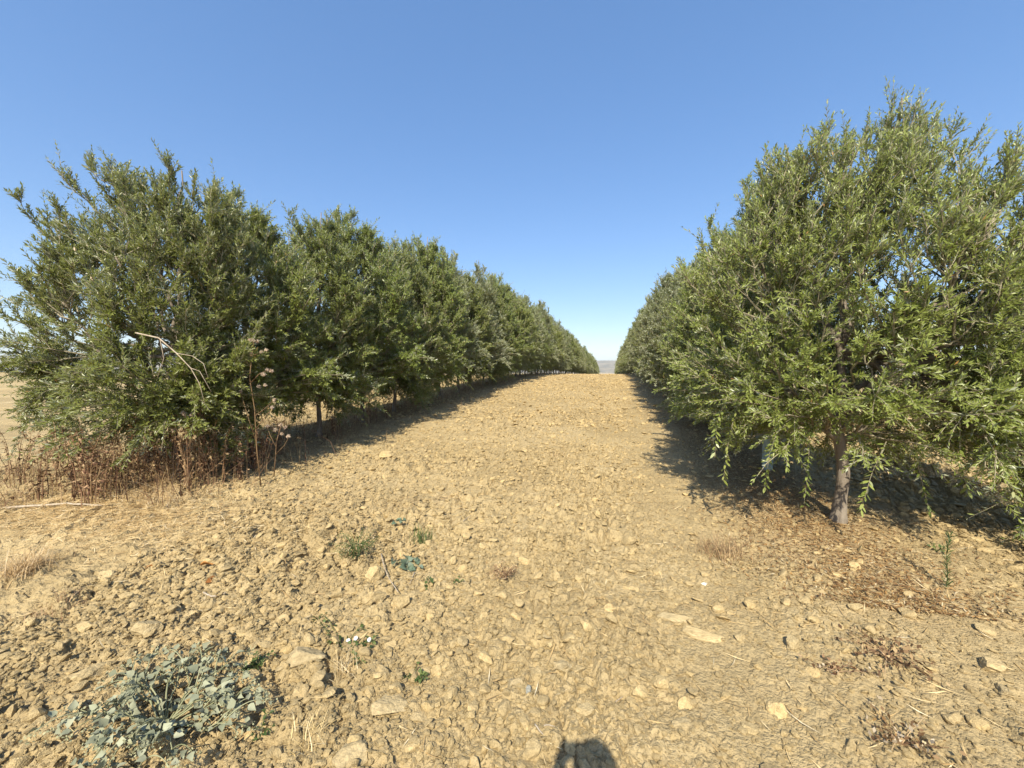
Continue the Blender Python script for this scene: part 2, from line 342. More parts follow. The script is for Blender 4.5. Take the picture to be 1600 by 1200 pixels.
# ------------------------------------------------------------------ olive trees
def make_tree(seed, H=4.7, rl=1.6, rr=1.6, ry=1.35, zb=.75, nbr=135, nsh=20, hexleaf=False, peaks=(), trunk_h=1.05, tr=.058, skirt=0.0,
              prof=((0, .12, .3, .5, .7, .85, 1), (.62, .90, 1, .98, .84, .62, .2)), leaf=(.050, .076), droop=.0, lean=(0, 0), taper=0.0, spread=1.0, nodes=10, opening=.75, fill=()):
    g = np.random.default_rng(seed)
    # trunk
    tp = np.array([[0, 0, -.08], [.01, 0, .12], [lean[0] * .4 + .02, lean[1] * .4, .45], [lean[0] * .8 - .015, lean[1] * .8 + .02, .8], [lean[0], lean[1], trunk_h]])
    tp[1:, :2] += g.normal(0, .012, (4, 2))
    u = np.linspace(0, 4, 17); tps = np.stack([np.interp(u, range(5), tp[:, k]) for k in range(3)], 1)
    for _ in range(2): tps[1:-1] = (tps[:-2] + 2 * tps[1:-1] + tps[2:]) / 4
    trd = tr * np.interp(tps[:, 2], [-.08, .05, .2, trunk_h], [1.45, 1.25, 1.0, .86]) * (1 + .06 * g.normal(size=17))
    A = Acc(); A.add(*tube_vf(tps, trd, 10)); trunk = A.mesh('trunk', [M['bark']], True)
    # limbs
    limbs = []; lc = []
    top = tps[-1]; nl = 5
    for k in range(nl + 1):
        if k == 0: end = np.array([g.normal(0, .12), g.normal(0, .12), H * .88]); s = top
        else:
            a = (k + g.uniform(-.3, .3)) / nl * 2 * math.pi; q = g.uniform(.45, .7)
            cx = rr if math.cos(a) > 0 else rl
            end = np.array([math.cos(a) * cx * q, math.sin(a) * ry * q, H * g.uniform(.55, .82)]); s = tps[int(g.integers(11, 16))]
        mid = s * .45 + end * .55; mid[:2] = s[:2] * .35 + end[:2] * .65; mid[2] = s[2] * .6 + end[2] * .4
        c = bez(s, mid, end, 14); c[1:-1] += g.normal(0, .022, (12, 3)); limbs.append((c, np.linspace(tr * (.78 if k == 0 else .58), .010, 14)))
    for p in peaks:
        e = np.array(p[:3], float); s = limbs[0][0][4]; mid = s * .5 + e * .5 + np.array([(e - s)[0] * .2, (e - s)[1] * .2, -.1])
        c = bez(s, mid, e, 14); c[1:-1] += g.normal(0, .018, (12, 3)); limbs.append((c, np.linspace(tr * .5, .007, 14)))
    lmeshes = []
    for c, rd in limbs:
        A = Acc(); A.add(*tube_vf(c, rd, 7)); lmeshes.append(A.mesh('limb', [M['bark']], True))
    LP = np.concatenate([c[1:] for c, _ in limbs] + [tps[12:]])
    # secondary branches end all over an uneven crown envelope
    tt = g.beta(1.05, 1.12, nbr); ph = g.uniform(0, 2 * math.pi, nbr)
    rho = np.where(g.random(nbr) < .78, g.uniform(.72, .97, nbr), g.uniform(.25, .72, nbr))
    wv = np.interp(tt, prof[0], prof[1])
    lump = np.array([mnoise.noise(Vector((math.cos(p) * 1.7, math.sin(p) * 1.7, t * 4.0 + seed * 7.7))) for p, t in zip(ph, tt)])
    k = rho * wv * (1 + .38 * lump)
    tips = np.stack([np.cos(ph) * k * np.where(np.cos(ph) > 0, rr * (1 - taper * np.clip(tt - .45, 0, 1)), rl), np.sin(ph) * k * ry * (1 - .45 * np.clip(tt - .35, 0, 1)), zb + (H - zb - .15) * tt + .12 * lump], 1)
    ext = []
    for p in peaks:
        for _ in range(int(p[3])):
            f = g.uniform(.0, 1.0); ext.append(np.array(p[:3]) + np.array([g.normal(0, .16 + .12 * f) * spread, g.normal(0, .16 + .12 * f) * spread, -f * .9]))
    if ext: tips = np.concatenate([tips, np.array(ext)])
    gf = np.random.default_rng(seed + 5000)
    for p in fill: tips = np.concatenate([tips, np.array(p[:3]) + gf.normal(0, .24, (p[3], 3))])
    W = Acc(); so_, sd, sL, sb = [], [], [], []
    for tip in tips:
        d = np.linalg.norm((LP - tip) * np.array([1, 1, .8]), axis=1) + np.where(LP[:, 2] > tip[2] - .45, (LP[:, 2] - tip[2] + .45) * 1.1, 0)
        c0 = LP[int(np.argmin(d + g.uniform(0, .25, len(d))))]
        hz = tip - c0; rise = np.clip((tip[2] - zb) / (H - zb) * 3.2 - .35, 0, 1); mid = c0 * .5 + tip * .5; mid[2] += .16 * np.linalg.norm(hz[:2]) * (1 - rise); mid[:2] += .22 * hz[:2] * rise; mid[2] -= .16 * abs(hz[2]) * rise
        c = bez(c0, mid, tip, 7); c[1:-1] += g.normal(0, .015, (5, 3)); L = np.linalg.norm(hz)
        v, q, t = tube_vf(c, np.linspace(.006 + .005 * L, .0025, 7), 4, False); W.add(v, q, None, g.random(), 1)
        ns = int(nsh * (.75 + .5 * g.random()) * (.7 + .3 * min(1.3, L)))
        uu = 1 - .68 * g.random(ns) ** 1.15
        idx = uu * 6; i0 = np.minimum(idx.astype(int), 5); fr = (idx - i0)[:, None]
        o = c[i0] * (1 - fr) + c[i0 + 1] * fr; tg = nrm(c[i0 + 1] - c[i0])
        t01 = (o[:, 2] - zb) / (H - zb)
        up = np.interp(t01, [0, .18, .4, .75, 1], [-.12 - droop, .25 - droop, .52, .72, .95])
        dr = tg * .55 + g.normal(0, .52, (ns, 3)); dr[:, 2] = dr[:, 2] * .7 + up
        out = o.copy(); out[:, 2] = 0; dr += .24 * nrm(out) * np.interp(t01, [0, .7, 1], [1, .8, .2])[:, None]
        so_.append(o); sd.append(nrm(dr)); l = g.uniform(.10, .21, ns) * np.where(g.random(ns) < .10, 1.7, 1); sL.append(l)
        sb.append(np.interp(t01, [0, .25, .5, 1], [-.30 - droop, -.18, -.05, .10]))
    o = np.concatenate(so_); d = np.concatenate(sd); L = np.concatenate(sL); bz = np.concatenate(sb); n_ = len(o)
    bend = np.zeros((n_, 3)); bend[:, 2] = bz; bend += g.normal(0, .10, (n_, 3))
    P = lambda u: o + (d * u + bend * u * u) * L[:, None]
    # shoot stems (three sided, three rings)
    e1 = nrm(np.cross(d, np.array([.3, .5, .8]))); e2 = np.cross(d, e1)
    rings = []
    for u, r_ in ((0., .0030), (.5, .0023), (1., .0010)):
        c = P(u)
        for a in (0, 2.094, 4.189): rings.append(c + r_ * (math.cos(a) * e1 + math.sin(a) * e2))
    sv = np.stack(rings, 1).reshape(-1, 3); b0 = np.arange(n_)[:, None] * 9
    sq = np.concatenate([b0 + np.array([[r0 + k, r0 + (k + 1) % 3, r0 + 3 + (k + 1) % 3, r0 + 3 + k]]) for r0 in (0, 3) for k in range(3)])
    W.add(sv, sq, None, np.repeat(g.random(n_), 9), 1)
    # leaves: opposite pairs along every shoot
    MN = nodes
    psi0 = g.uniform(0, 6.28, n_); shr = g.random(n_)
    base, ax, nn, ln, rv = [], [], [], [], []
    for j in range(MN):
        u = (j + .7) / MN; c = P(u); T = nrm(d + 2 * bend * u); f1 = nrm(np.cross(T, np.array([.3, .5, .8]))); f2 = np.cross(T, f1)
        for sgn in (0, math.pi):
            keep = g.random(n_) > (.10 if u > .25 else .45)
            ps = psi0 + j * 1.5708 + sgn + g.normal(0, .3, n_); side = np.cos(ps)[:, None] * f1 + np.sin(ps)[:, None] * f2
            op = np.clip(g.normal(opening - .30 * (u > .85), .2, n_), .15, 1.4)[:, None]
            A_ = nrm(T * np.cos(op) + side * np.sin(op) + g.normal(0, .10, (n_, 3)) + np.array([0, 0, .08]))
            N_ = T - (T * A_).sum(1, keepdims=True) * A_ + g.normal(0, .28, (n_, 3)) + np.array([0, -.38, .45])
            N_ = nrm(N_ - (N_ * A_).sum(1, keepdims=True) * A_)
            base.append(c[keep]); ax.append(A_[keep]); nn.append(N_[keep])
            ln.append((g.uniform(leaf[0], leaf[1], n_) * (1 - .35 * (u > .9)))[keep])
            rv.append(np.clip(.50 * g.random(n_) + .28 * shr + .12 * u + .10 * (g.random(n_) < .03) + .5 * (g.random(n_) < .006), 0, 1)[keep])
    B = np.concatenate(base); A_ = np.concatenate(ax); N_ = np.concatenate(nn); l = np.concatenate(ln)[:, None]; rv = np.concatenate(rv); k = len(B)
    Wd = np.cross(A_, N_); wd = l * .105 if hexleaf else l * .145
    if hexleaf:
        vs = [B, B + A_ * l * .30 + Wd * wd + N_ * l * .03, B + A_ * l * .68 + Wd * wd * .86 + N_ * l * .02, B + A_ * l - N_ * l * .06,
              B + A_ * l * .68 - Wd * wd * .86 + N_ * l * .02, B + A_ * l * .30 - Wd * wd + N_ * l * .03]
        i = np.arange(k)[:, None] * 6
        q = np.concatenate([i + np.array([[0, 1, 2, 3]]), i + np.array([[0, 3, 4, 5]])]); W.add(np.stack(vs, 1).reshape(-1, 3), q, None, np.repeat(rv, 6), 0)
    else:
        vs = [B, B + A_ * l * .5 + Wd * wd + N_ * l * .03, B + A_ * l - N_ * l * .05, B + A_ * l * .5 - Wd * wd + N_ * l * .03]
        i = np.arange(k)[:, None] * 4
        W.add(np.stack(vs, 1).reshape(-1, 3), None, np.concatenate([i + np.array([[0, 1, 2]]), i + np.array([[0, 2, 3]])]), np.repeat(rv, 4), 0)
    crown = W.mesh('crown', [M['olive'], M['twig']])
    return trunk, lmeshes, crown
CROWN = {}
def put_tree(parts, loc, rz, scl, label, group, limbs=True):
    t = empty('olive_tree', loc, rz); t.scale = scl
    tag(t, label, 'tree', group)
    link('trunk', parts[0], t)
    if limbs:
        for lm in parts[1]: link('limb', lm, t)
    c = link('crown', parts[2], t); c['kind'] = 'stuff'
    CROWN[t.name] = c
    return t
GL, GR = 'olive trees of the left row', 'olive trees of the right row'
p = at(1302, 822)
R1 = make_tree(11, H=3.38, rl=1.28, rr=2.0, ry=1.05, taper=.85, spread=.7, zb=.60, nbr=480, nsh=19, trunk_h=1.0, tr=.050, droop=.02, lean=(.02, .05), leaf=(.033, .052), nodes=11, opening=.72, fill=((.40, -.35, 1.75, 14), (.55, .45, 1.6, 14), (.75, .0, 1.45, 12), (1.0, .2, 2.6, 10)),
               peaks=((.56, .35, 3.84, 26), (-.46, .1, 3.42, 20), (1.35, .30, 2.55, 18), (.95, -.40, 2.0, 18), (1.3, -.35, 1.5, 18), (.6, -.5, 1.6, 14), (.12, .2, 3.42, 18), (1.85, .2, 2.2, 18), (1.2, .1, 2.3, 14), (1.5, -.1, .95, 14), (1.05, -.2, .85, 12), (.9, .5, 2.0, 20), (1.45, .5, 1.7, 20), (1.35, .55, 2.3, 16), (.8, .4, 1.5, 14), (1.75, -.30, 1.35, 18), (1.6, -.45, .92, 16), (1.95, .1, 1.6, 14)),
               prof=((0, .12, .3, .5, .7, .85, 1), (.84, .98, 1, 1, .90, .72, .36)))
TREE_R1 = put_tree(R1, (XR, p.y, gz(XR, p.y)), 0, (1, 1, 1), 'large leafy olive tree nearest the camera on the right, bare brown trunk and drooping sprays', GR)
p = at(240, 757)
L1 = make_tree(23, H=3.66, rl=2.08, rr=1.15, ry=1.0, zb=.36, nbr=440, nsh=18, trunk_h=.95, tr=.046, lean=(-.03, 0), leaf=(.042, .066),
               peaks=((-.92, 0, 3.84, 20), (-.40, .1, 3.60, 14), (.22, 0, 3.64, 18), (-1.65, 0, 2.95, 16), (-2.0, 0, 1.9, 12), (-1.9, -.1, 1.2, 12)),
               prof=((0, .12, .3, .5, .7, .85, 1), (.88, 1.0, 1, .97, .92, .82, .55)))
TREE_L1 = put_tree(L1, (XL, p.y, gz(XL, p.y)), 0, (1, 1, 1), 'broad olive tree nearest the camera on the left, pale limb showing through a gapped crown', GL)
gen = [make_tree(100 + i, H=3.72 + .1 * (i % 3), zb=(.72, .22, .40)[i], rl=1.28, rr=1.32, ry=.86, nbr=350, nsh=17, tr=.042, trunk_h=.9,
                 peaks=((.3 * (i - 1), .3 * ((i % 2) - .5), 3.95 + .1 * (i % 2), 18),), leaf=(.046, .070),
                 prof=((0, .12, .3, .5, .7, .85, 1), (.86, 1.0, 1, .99, .86, .66, .28))) for i in range(3)]
words = ['', '', 'second', 'third', 'fourth', 'fifth', 'sixth', 'seventh', 'eighth', 'ninth', 'tenth', 'eleventh', 'twelfth', 'thirteenth', 'fourteenth']
yl, yr_ = TREE_L1.location.y, TREE_R1.location.y
i = 2
ORDER_L = [0, 2, 0, 1, 2]
while True:
    yl += (1.08, 1.30, 1.36)[i - 2] if i < 5 else 1.37 + random.uniform(-.12, .12)
    if yl > 124: break
    lab = ('olive tree %s from the near end of the left row' % words[i]) if i <= 14 else 'small far olive tree in the left row, merging into the hedge towards the horizon'
    v = gen[ORDER_L[i - 2] if i < 7 else random.randrange(3)]
    sc = (1.0, 1.0, 1.12, 1.06, 1.14)[i - 2] if i < 7 else random.uniform(.98, 1.24)
    x = XL + random.uniform(-.08, .08)
    put_tree(v, (x, yl, gz(x, yl)), random.choice((0, math.pi)) + random.uniform(-.35, .35), (sc, sc, sc * random.uniform(.97, 1.03)), lab, GL, yl < 30)
    i += 1
i = 2
while True:
    yr_ += 1.47 + random.uniform(-.12, .12)
    if yr_ > 124: break
    lab = ('olive tree %s from the near end of the right row' % words[i]) if i <= 14 else 'small far olive tree in the right row, merging into the hedge towards the horizon'
    sc = (.92, .88, .86, .88)[i - 2] if i < 6 else random.uniform(.86, 1.0) if yr_ < 30 else random.uniform(.94, 1.12)
    x = XR + random.uniform(-.08, .08)
    t = put_tree(gen[(0, 2, 1, 0)[i - 2] if i < 6 else random.randrange(3)], (x, yr_, gz(x, yr_)), random.choice((0, math.pi)) + random.uniform(-.35, .35), (sc, sc, sc * random.uniform(.96, 1.02)), lab, GR, yr_ < 30)
    if i == 2:
        A = Acc(); pts = [(0, 0, z) for z in np.linspace(-.02, .48, 6)]; v_, q_, _ = tube_vf(pts, [.062, .068, .066, .069, .066, .068], 10, False); A.add(v_, q_)
        M['guard'] = plain('pale_teal_plastic', (.38, .47, .44), .5)
        gd = link('trunk_guard', A.mesh('trunk_guard', [M['guard']], True), t); gd['label'] = 'pale teal plastic guard round the trunk foot'
    i += 1

# sprays that hang clear of the first right tree, and a dead branch in the first left one
def spray_mesh(name, pts, seed, leaf=(.05, .075), step=.026, mats=('olive', 'twig'), r0=.0035, wide=.15):
    g = np.random.default_rng(seed); pts = np.asarray(pts, float); A = Acc()
    v, q, t = tube_vf(pts, np.linspace(r0, .0012, len(pts)), 4); A.add(v, q, t, .5, 1)
    seg = np.linalg.norm(np.diff(pts, axis=0), axis=1); cs = np.concatenate([[0], np.cumsum(seg)])
    for j, s in enumerate(np.arange(.02, cs[-1], step)):
        c = np.array([np.interp(s, cs, pts[:, k]) for k in range(3)]); k = min(len(seg) - 1, int(np.searchsorted(cs, s) - 1)); T = nrm(pts[k + 1] - pts[k])
        f1 = nrm(np.cross(T, [.3, .5, .8])); f2 = np.cross(T, f1)
        for sg in (0, math.pi):
            if g.random() < .12: continue
            ps = j * 1.57 + sg + g.normal(0, .4); sd = math.cos(ps) * f1 + math.sin(ps) * f2
            a = nrm(T * .7 + sd * .7 + g.normal(0, .15, 3)); n_ = nrm(np.cross(np.cross(a, [0, -.2, 1.]), a) + g.normal(0, .25, 3)); w_ = nrm(np.cross(a, n_)); l = g.uniform(*leaf)
            A.add([c, c + a * l * .35 + w_ * l * wide, c + a * l * .7 + w_ * l * wide * .8, c + a * l, c + a * l * .7 - w_ * l * wide * .8, c + a * l * .35 - w_ * l * wide],
                  [(0, 1, 2, 3), (0, 3, 4, 5)], None, .2 + .7 * g.random(), 0)
    return A.mesh(name, [M[mats[0]], M[mats[1]]])
def along(px, py, Z):
    d = ray(px, py); return np.array(d * Z) + np.array([0, 0, CAMH])     # Z metres in front of the camera
def local(o, pts): return np.array([np.array(p) - np.array(o.location) for p in pts])
for k, (pl, Z) in enumerate([(((1165, 600), (1150, 640), (1138, 690), (1130, 752)), 3.5), (((1215, 640), (1205, 690), (1195, 762)), 3.45), (((1185, 560), (1140, 610), (1120, 660), (1117, 715)), 3.5),
                             (((1385, 690), (1362, 740), (1345, 800)), 3.15), (((1425, 690), (1440, 750), (1452, 800)), 3.2), (((1540, 640), (1560, 700), (1588, 780)), 2.9), (((1500, 660), (1500, 720), (1515, 775)), 3.0), (((1265, 690), (1262, 740), (1256, 790)), 3.6)]):
    P0 = np.array([along(x, y, Z) for x, y in pl]); u = np.linspace(0, len(P0) - 1, 12)
    link('hanging_spray', spray_mesh('hanging_spray', local(TREE_R1, np.stack([np.interp(u, range(len(P0)), P0[:, c]) for c in range(3)], 1)), 300 + k), CROWN[TREE_R1.name])
A = Acc()
for pl, r0 in ((((212, 520), (248, 528), (276, 552), (298, 575), (312, 600), (320, 632)), .0075), (((276, 552), (300, 556), (318, 568), (325, 590)), .0035), (((298, 575), (312, 580), (330, 612)), .003), (((250, 530), (256, 560), (246, 590)), .003)):
    P0 = np.array([along(x, y, 3.72) for x, y in pl]); A.add(*tube_vf(local(TREE_L1, P0), np.linspace(r0, .002, len(P0)), 6))
link('dead_branch', A.mesh('dead_branch', [M['dead_wood']], True), CROWN[TREE_L1.name])['label'] = 'bare bleached dead branch'

# ------------------------------------------------------------------ stones, clods and crumbs
def rock(name, seed, sub, mat, flat=.6, cuts=9, rough_=.05):
    g = np.random.default_rng(seed); bm = bmesh.new(); bmesh.ops.create_icosphere(bm, subdivisions=sub, radius=1.0)
    for _ in range(cuts):
        d = Vector(nrm(g.normal(0, 1, 3))); h = g.uniform(.45, .8)
        for v in bm.verts:
            e = v.co.dot(d) - h
            if e > 0: v.co -= d * e * .96
    for v in bm.verts:
        q = v.co * 2.2 + Vector((seed * 3.3, 0, 0)); k = mnoise.fractal(q, 1.0, 2.1, 4)
        v.co *= 1 + rough_ * k
        v.co.z *= flat
    mx = max(max(abs(v.co.x), abs(v.co.y)) for v in bm.verts)
    for v in bm.verts: v.co /= mx
    me = bpy.data.meshes.new(name); bm.to_mesh(me); bm.free(); me.materials.append(mat)
    return me
CL = [rock('clod', 500 + k, 2, M['clod'], (.75, .6, .5, .85, .4)[k % 5], 8 + k % 4, .16) for k in range(14)]
CRU = [rock('crumb', 560 + k, 1, M['clod'], (.8, .65, .5)[k % 3], 6, .1) for k in range(10)]
G = np.random.default_rng(99)
HERO = [  # pixel, width in pixels, thickness, aspect, spin, tilt, material, label
 (472, 1046, 74, .50, .62, .5, .22, 'stone', 'thick pale angular slab with a ledge, left of the white flowers'),
 (612, 1112, 66, .26, .85, .2, .10, 'stone', 'broad flat pale stone with a split edge, in front of the white flowers'),
 (656, 1122, 36, .30, .9, 1.0, .1, 'stone', 'small flat stone touching the right side of the broad flat stone'),
 (550, 1196, 74, .62, .7, .7, .2, 'stone', 'blocky pale stone cut by the bottom edge of the picture, left of centre'),
 (230, 994, 42, .72, .85, .4, .15, 'stone', 'cube-like pale stone behind the grey-green plant'),
 (140, 1060, 64, .40, .45, .9, .1, 'stone', 'long narrow pale stone beside the far left of the grey-green plant'),
 (206, 1182, 40, .5, .7, .3, .1, 'clod', 'clod half hidden under the front leaves of the grey-green plant'),
 (805, 1078, 44, .50, .8, .3, .1, 'stone', 'rounded pale stone touching a small grey stone'),
 (824, 1088, 26, .35, .7, .2, .05, 'grey_stone', 'small bluish grey stone sunk in the soil beside a rounded pale stone'),
 (606, 1014, 32, .85, .9, .6, .1, 'clod', 'egg-shaped upright clod right of the white flowers'),
 (582, 912, 36, .8, .9, 1.2, .1, 'clod', 'lumpy clod at the lower end of the green-brown weed, beside the white stalk'),
 (584, 946, 40, .7, .85, .3, .1, 'clod', 'lumpy clod just in front of the clod beside the white stalk'),
 (628, 948, 34, .75, .8, .9, .1, 'clod', 'pale clod at the lower tip of the white stalk'),
 (1056, 974, 62, .22, .5, .1, .18, 'stone', 'long flat slab lifted at its near edge, on the trodden strip'),
 (1100, 996, 66, .20, .5, -.3, .15, 'stone', 'flat slab overlapping right in front of the lifted slab'),
 (1238, 1018, 24, .8, .9, .8, .2, 'stone', 'small pointed stone standing alone on the right foreground soil'),
 (1072, 1134, 54, .22, .6, .3, .06, 'stone', 'flat pale stone flush with the soil, near the bottom centre right'),
 (878, 1052, 34, .45, .8, .2, .1, 'stone', 'pale stone on the open soil right of the rounded pale stone'),
 (915, 1124, 36, .30, .8, .5, .05, 'stone', 'pale flat stone just above the shadow at the bottom edge'),
 (920, 898, 30, .35, .6, .2, .15, 'stone', 'tilted pale stone in the middle of the lane foreground'),
 (990, 924, 34, .30, .5, -.2, .15, 'clod', 'shallow clod with a dark lower edge, in the middle of the lane'),
 (1100, 916, 11, .9, .8, .2, .1, 'white_stone', 'tiny bright white pebble left of the rust-coloured litter'),
 (672, 858, 24, .8, .8, .6, .1, 'clod', 'pale clod right in front of the upright green tuft'),
 (722, 836, 30, .8, .8, .2, .1, 'clod', 'rounded clod to the right of the upright green tuft'),
 (1545, 1058, 46, .6, .8, .2, .1, 'stone', 'pale rounded stone at the right edge of the foreground'),
 (1568, 1098, 30, .7, .8, .9, .1, 'stone', 'smaller stone below the pale rounded stone at the right edge'),
 (168, 908, 24, .7, .9, .3, .1, 'stone', 'pale stone on the left soil right of the dry grass tuft'),
 (292, 886, 28, .6, .8, .9, .1, 'stone', 'pale stone on the left soil near the rust-coloured leaf scraps'),
 (330, 858, 34, .6, .8, .1, .1, 'clod', 'dark-edged clod in front of the dead weeds under the left row'),
 (604, 718, 24, .7, .8, .3, .1, 'clod', 'isolated large clod in the left middle distance of the lane'),
 (1215, 1112, 60, .5, .6, 1.3, .1, 'clod', 'cracked clod beside a deep fissure near the bottom right'),
]
used = []
for k, (x, y, wpx, th, asp, spin, tilt, mt, lab) in enumerate(HERO):
    p = at(x, y); r = wpx * pxm(p) * .5
    me = rock('stone', 700 + k, 4, M[mt], 1.0, 12, .13)
    o = link('stone' if 'stone' in mt else 'soil_clod', me, None, (p.x, p.y, p.z + r * th * .18), (tilt, tilt * .5, spin + YAW), (r, r * asp, r * th))
    tag(o, lab, 'stone' if 'stone' in mt else 'clod', 'larger stones and clods on the soil'); used.append((p.x, p.y, r))
# 300 countable clods are pieces of the ground
cnt = 0; zones = [((-3.2, .2), (1.1, 3.4), .40), ((.2, 3.4), (1.4, 4), .18), ((2.5, 3.9), (2.5, 5.4), .27), ((-5, 2), (3.4, 8), .15)]
while cnt < 300:
    zx, zy, _ = zones[int(G.choice(4, p=[z[2] for z in zones]))]
    x, y = G.uniform(*zx), G.uniform(*zy)
    big = zx[0] > 2.5; r = min(.020 * (1 + G.pareto(2.3)), .062) * (1.35 if big else 1) * (.8 if zx[0] == .2 else 1)
    if any((x - a) ** 2 + (y - b_) ** 2 < (r + c) ** 2 for a, b_, c in used): continue
    used.append((x, y, r)); s = G.uniform(.55, 1.0)
    link('clod', CL[int(G.integers(14))], GROUND, (x, y, gz(x, y) + r * .15), (G.normal(0, .25), G.normal(0, .25), G.uniform(0, 6.28)), (r, r * G.uniform(.65, 1), r * s)); cnt += 1
def scatter(name, pos, rot, scl, idx, sources, lab, cat):
    col = bpy.data.collections.new(name + '_sources')
    for k, me in enumerate(sources): col.objects.link(bpy.data.objects.new('%s_%02d' % (name, k), me))
    me = bpy.data.meshes.new(name); me.vertices.add(len(pos)); me.vertices.foreach_set('co', pos.astype(np.float32).ravel())
    for nm, ty, arr in (('rot', 'FLOAT_VECTOR', rot), ('scl', 'FLOAT_VECTOR', scl)):
        a = me.attributes.new(nm, ty, 'POINT'); a.data.foreach_set('vector', arr.astype(np.float32).ravel())
    a = me.attributes.new('idx', 'INT', 'POINT'); a.data.foreach_set('value', idx.astype(np.int32))
    o = link(name, me); ng = bpy.data.node_groups.new(name, 'GeometryNodeTree')
    ng.interface.new_socket('Geometry', in_out='INPUT', socket_type='NodeSocketGeometry'); ng.interface.new_socket('Geometry', in_out='OUTPUT', socket_type='NodeSocketGeometry')
    gi = ng.nodes.new('NodeGroupInput'); go = ng.nodes.new('NodeGroupOutput'); ci = ng.nodes.new('GeometryNodeCollectionInfo')
    ci.inputs['Collection'].default_value = col; ci.inputs['Separate Children'].default_value = True; ci.inputs['Reset Children'].default_value = True
    ip = ng.nodes.new('GeometryNodeInstanceOnPoints'); ip.inputs['Pick Instance'].default_value = True
    def att(nm, ty):
        t = ng.nodes.new('GeometryNodeInputNamedAttribute'); t.data_type = ty; t.inputs['Name'].default_value = nm; return t.outputs['Attribute']
    L = ng.links.new
    L(gi.outputs[0], ip.inputs['Points']); L(ci.outputs[0], ip.inputs['Instance']); L(att('idx', 'INT'), ip.inputs['Instance Index'])
    L(att('rot', 'FLOAT_VECTOR'), ip.inputs['Rotation']); L(att('scl', 'FLOAT_VECTOR'), ip.inputs['Scale']); L(ip.outputs[0], go.inputs[0])
    md = o.modifiers.new('scatter', 'NODES'); md.node_group = ng
    return tag(o, lab, cat, None, 'stuff')
def field(bands, rmin, rmax, alpha, seed):
    g = np.random.default_rng(seed); X, Y, Rr = [], [], []
    for x0, x1, y0, y1, dens, k in bands:
        n_ = int((x1 - x0) * (y1 - y0) * dens); x = g.uniform(x0, x1, n_); y = g.uniform(y0, y1, n_)
        keep = g.random(n_) < np.clip(rough(x, y) * .9, .12, 1) * np.clip(.35 + 1.1 * vn(x * 2.3, y * 2.3, 80), .2, 1)
        x, y = x[keep], y[keep]; r = np.minimum(rmin * (1 + g.pareto(alpha, len(x))), rmax) * k
        X.append(x); Y.append(y); Rr.append(r)
    x, y, r = map(np.concatenate, (X, Y, Rr)); n_ = len(x)
    z = ground_z(x, y) + r * g.uniform(-.1, .35, n_)
    return (np.stack([x, y, z], 1), np.stack([g.normal(0, .35, n_), g.normal(0, .35, n_), g.uniform(0, 6.28, n_)], 1),
            np.stack([r, r * g.uniform(.6, 1, n_), r * g.uniform(.55, 1.05, n_)], 1), g.integers(0, 10, n_))
b1 = [(-3.6, 4.2, .9, 3.4, 6500, 1.0), (-8.5, 6.5, 3.4, 7.5, 1500, 1.35), (-9, 7, 7.5, 18, 170, 2.2), (-8, 7, 18, 45, 26, 3.6)]
scatter('soil_crumbs', *field(b1, .0042, .02, 2.0, 5), CRU, 'small dry soil crumbs strewn all over the tilled ground', 'soil')
b2 = [(-3.6, 4.2, .9, 3.6, 330, 1.0), (-8.5, 6.5, 3.6, 8, 110, 1.0), (2.6, 6.0, 2.2, 9, 110, 1.3), (-9, 7, 8, 22, 85, 1.4), (-8, 7, 22, 40, 14, 1.9)]
scatter('soil_clods', *field(b2, .013, .042, 2.0, 6), CL[:10], 'dry clods too many to count across the tilled lane', 'soil')

# ------------------------------------------------------------------ litter, straw, dead undergrowth
def flakes(name, x, y, ln, wd, mats, seed, lab, cat, lift=.004, tilt=.25, curl=.1, rv=None):
    """small fallen pieces lying on the soil: two quads each, bent along the middle"""
    g = np.random.default_rng(seed); n_ = len(x); a = g.uniform(0, 6.28, n_)
    z = ground_z(x, y) + lift + g.random(n_) * .012
    A_ = np.stack([np.cos(a), np.sin(a), g.normal(0, tilt, n_)], 1); A_ = nrm(A_); N_ = nrm(np.stack([g.normal(0, .3, n_), g.normal(0, .3, n_), np.ones(n_)], 1)); W_ = nrm(np.cross(A_, N_))
    c = np.stack([x, y, z], 1); l = ln[:, None] / 2; w_ = wd[:, None] / 2; up = N_ * l * curl
    vs = np.stack([c - A_ * l + up, c + W_ * w_, c - W_ * w_, c + A_ * l + up], 1).reshape(-1, 3); i = np.arange(n_)[:, None] * 4
    me = np_mesh(name, vs, [np.concatenate([i + np.array([[0, 1, 2]]), i + np.array([[1, 3, 2]])])], mats, None, np.repeat(g.random(n_) if rv is None else rv, 4))
    return tag(link(name, me), lab, cat, None, 'stuff')
g = np.random.default_rng(41)
n1 = 22000; yy = 2.85 + 8 * g.random(n1) ** 1.35; xx = XR - .28 + g.normal(0, .42, n1) * np.clip((yy - 2.1) / 1.2, .35, 1)
n2 = 3500; y2 = 10 + 25 * g.random(n2); x2 = XR + g.normal(0, .55, n2)
xx = np.concatenate([xx, x2]); yy = np.concatenate([yy, y2])
flakes('leaf_litter', xx, yy, g.uniform(.018, .052, len(xx)), g.uniform(.005, .011, len(xx)), [M['litter']], 42, 'brown fallen olive leaves carpeting the soil under the right row', 'leaf litter')
n1 = 7000; yy = 3.2 + 16 * g.random(n1) ** 1.3; xx = XL + g.normal(.1, .75, n1)
flakes('rust_litter', xx, yy, g.uniform(.03, .09, n1), g.uniform(.006, .018, n1), [M['rust']], 43, 'rust-brown dry plant litter on the soil under the left row', 'leaf litter')
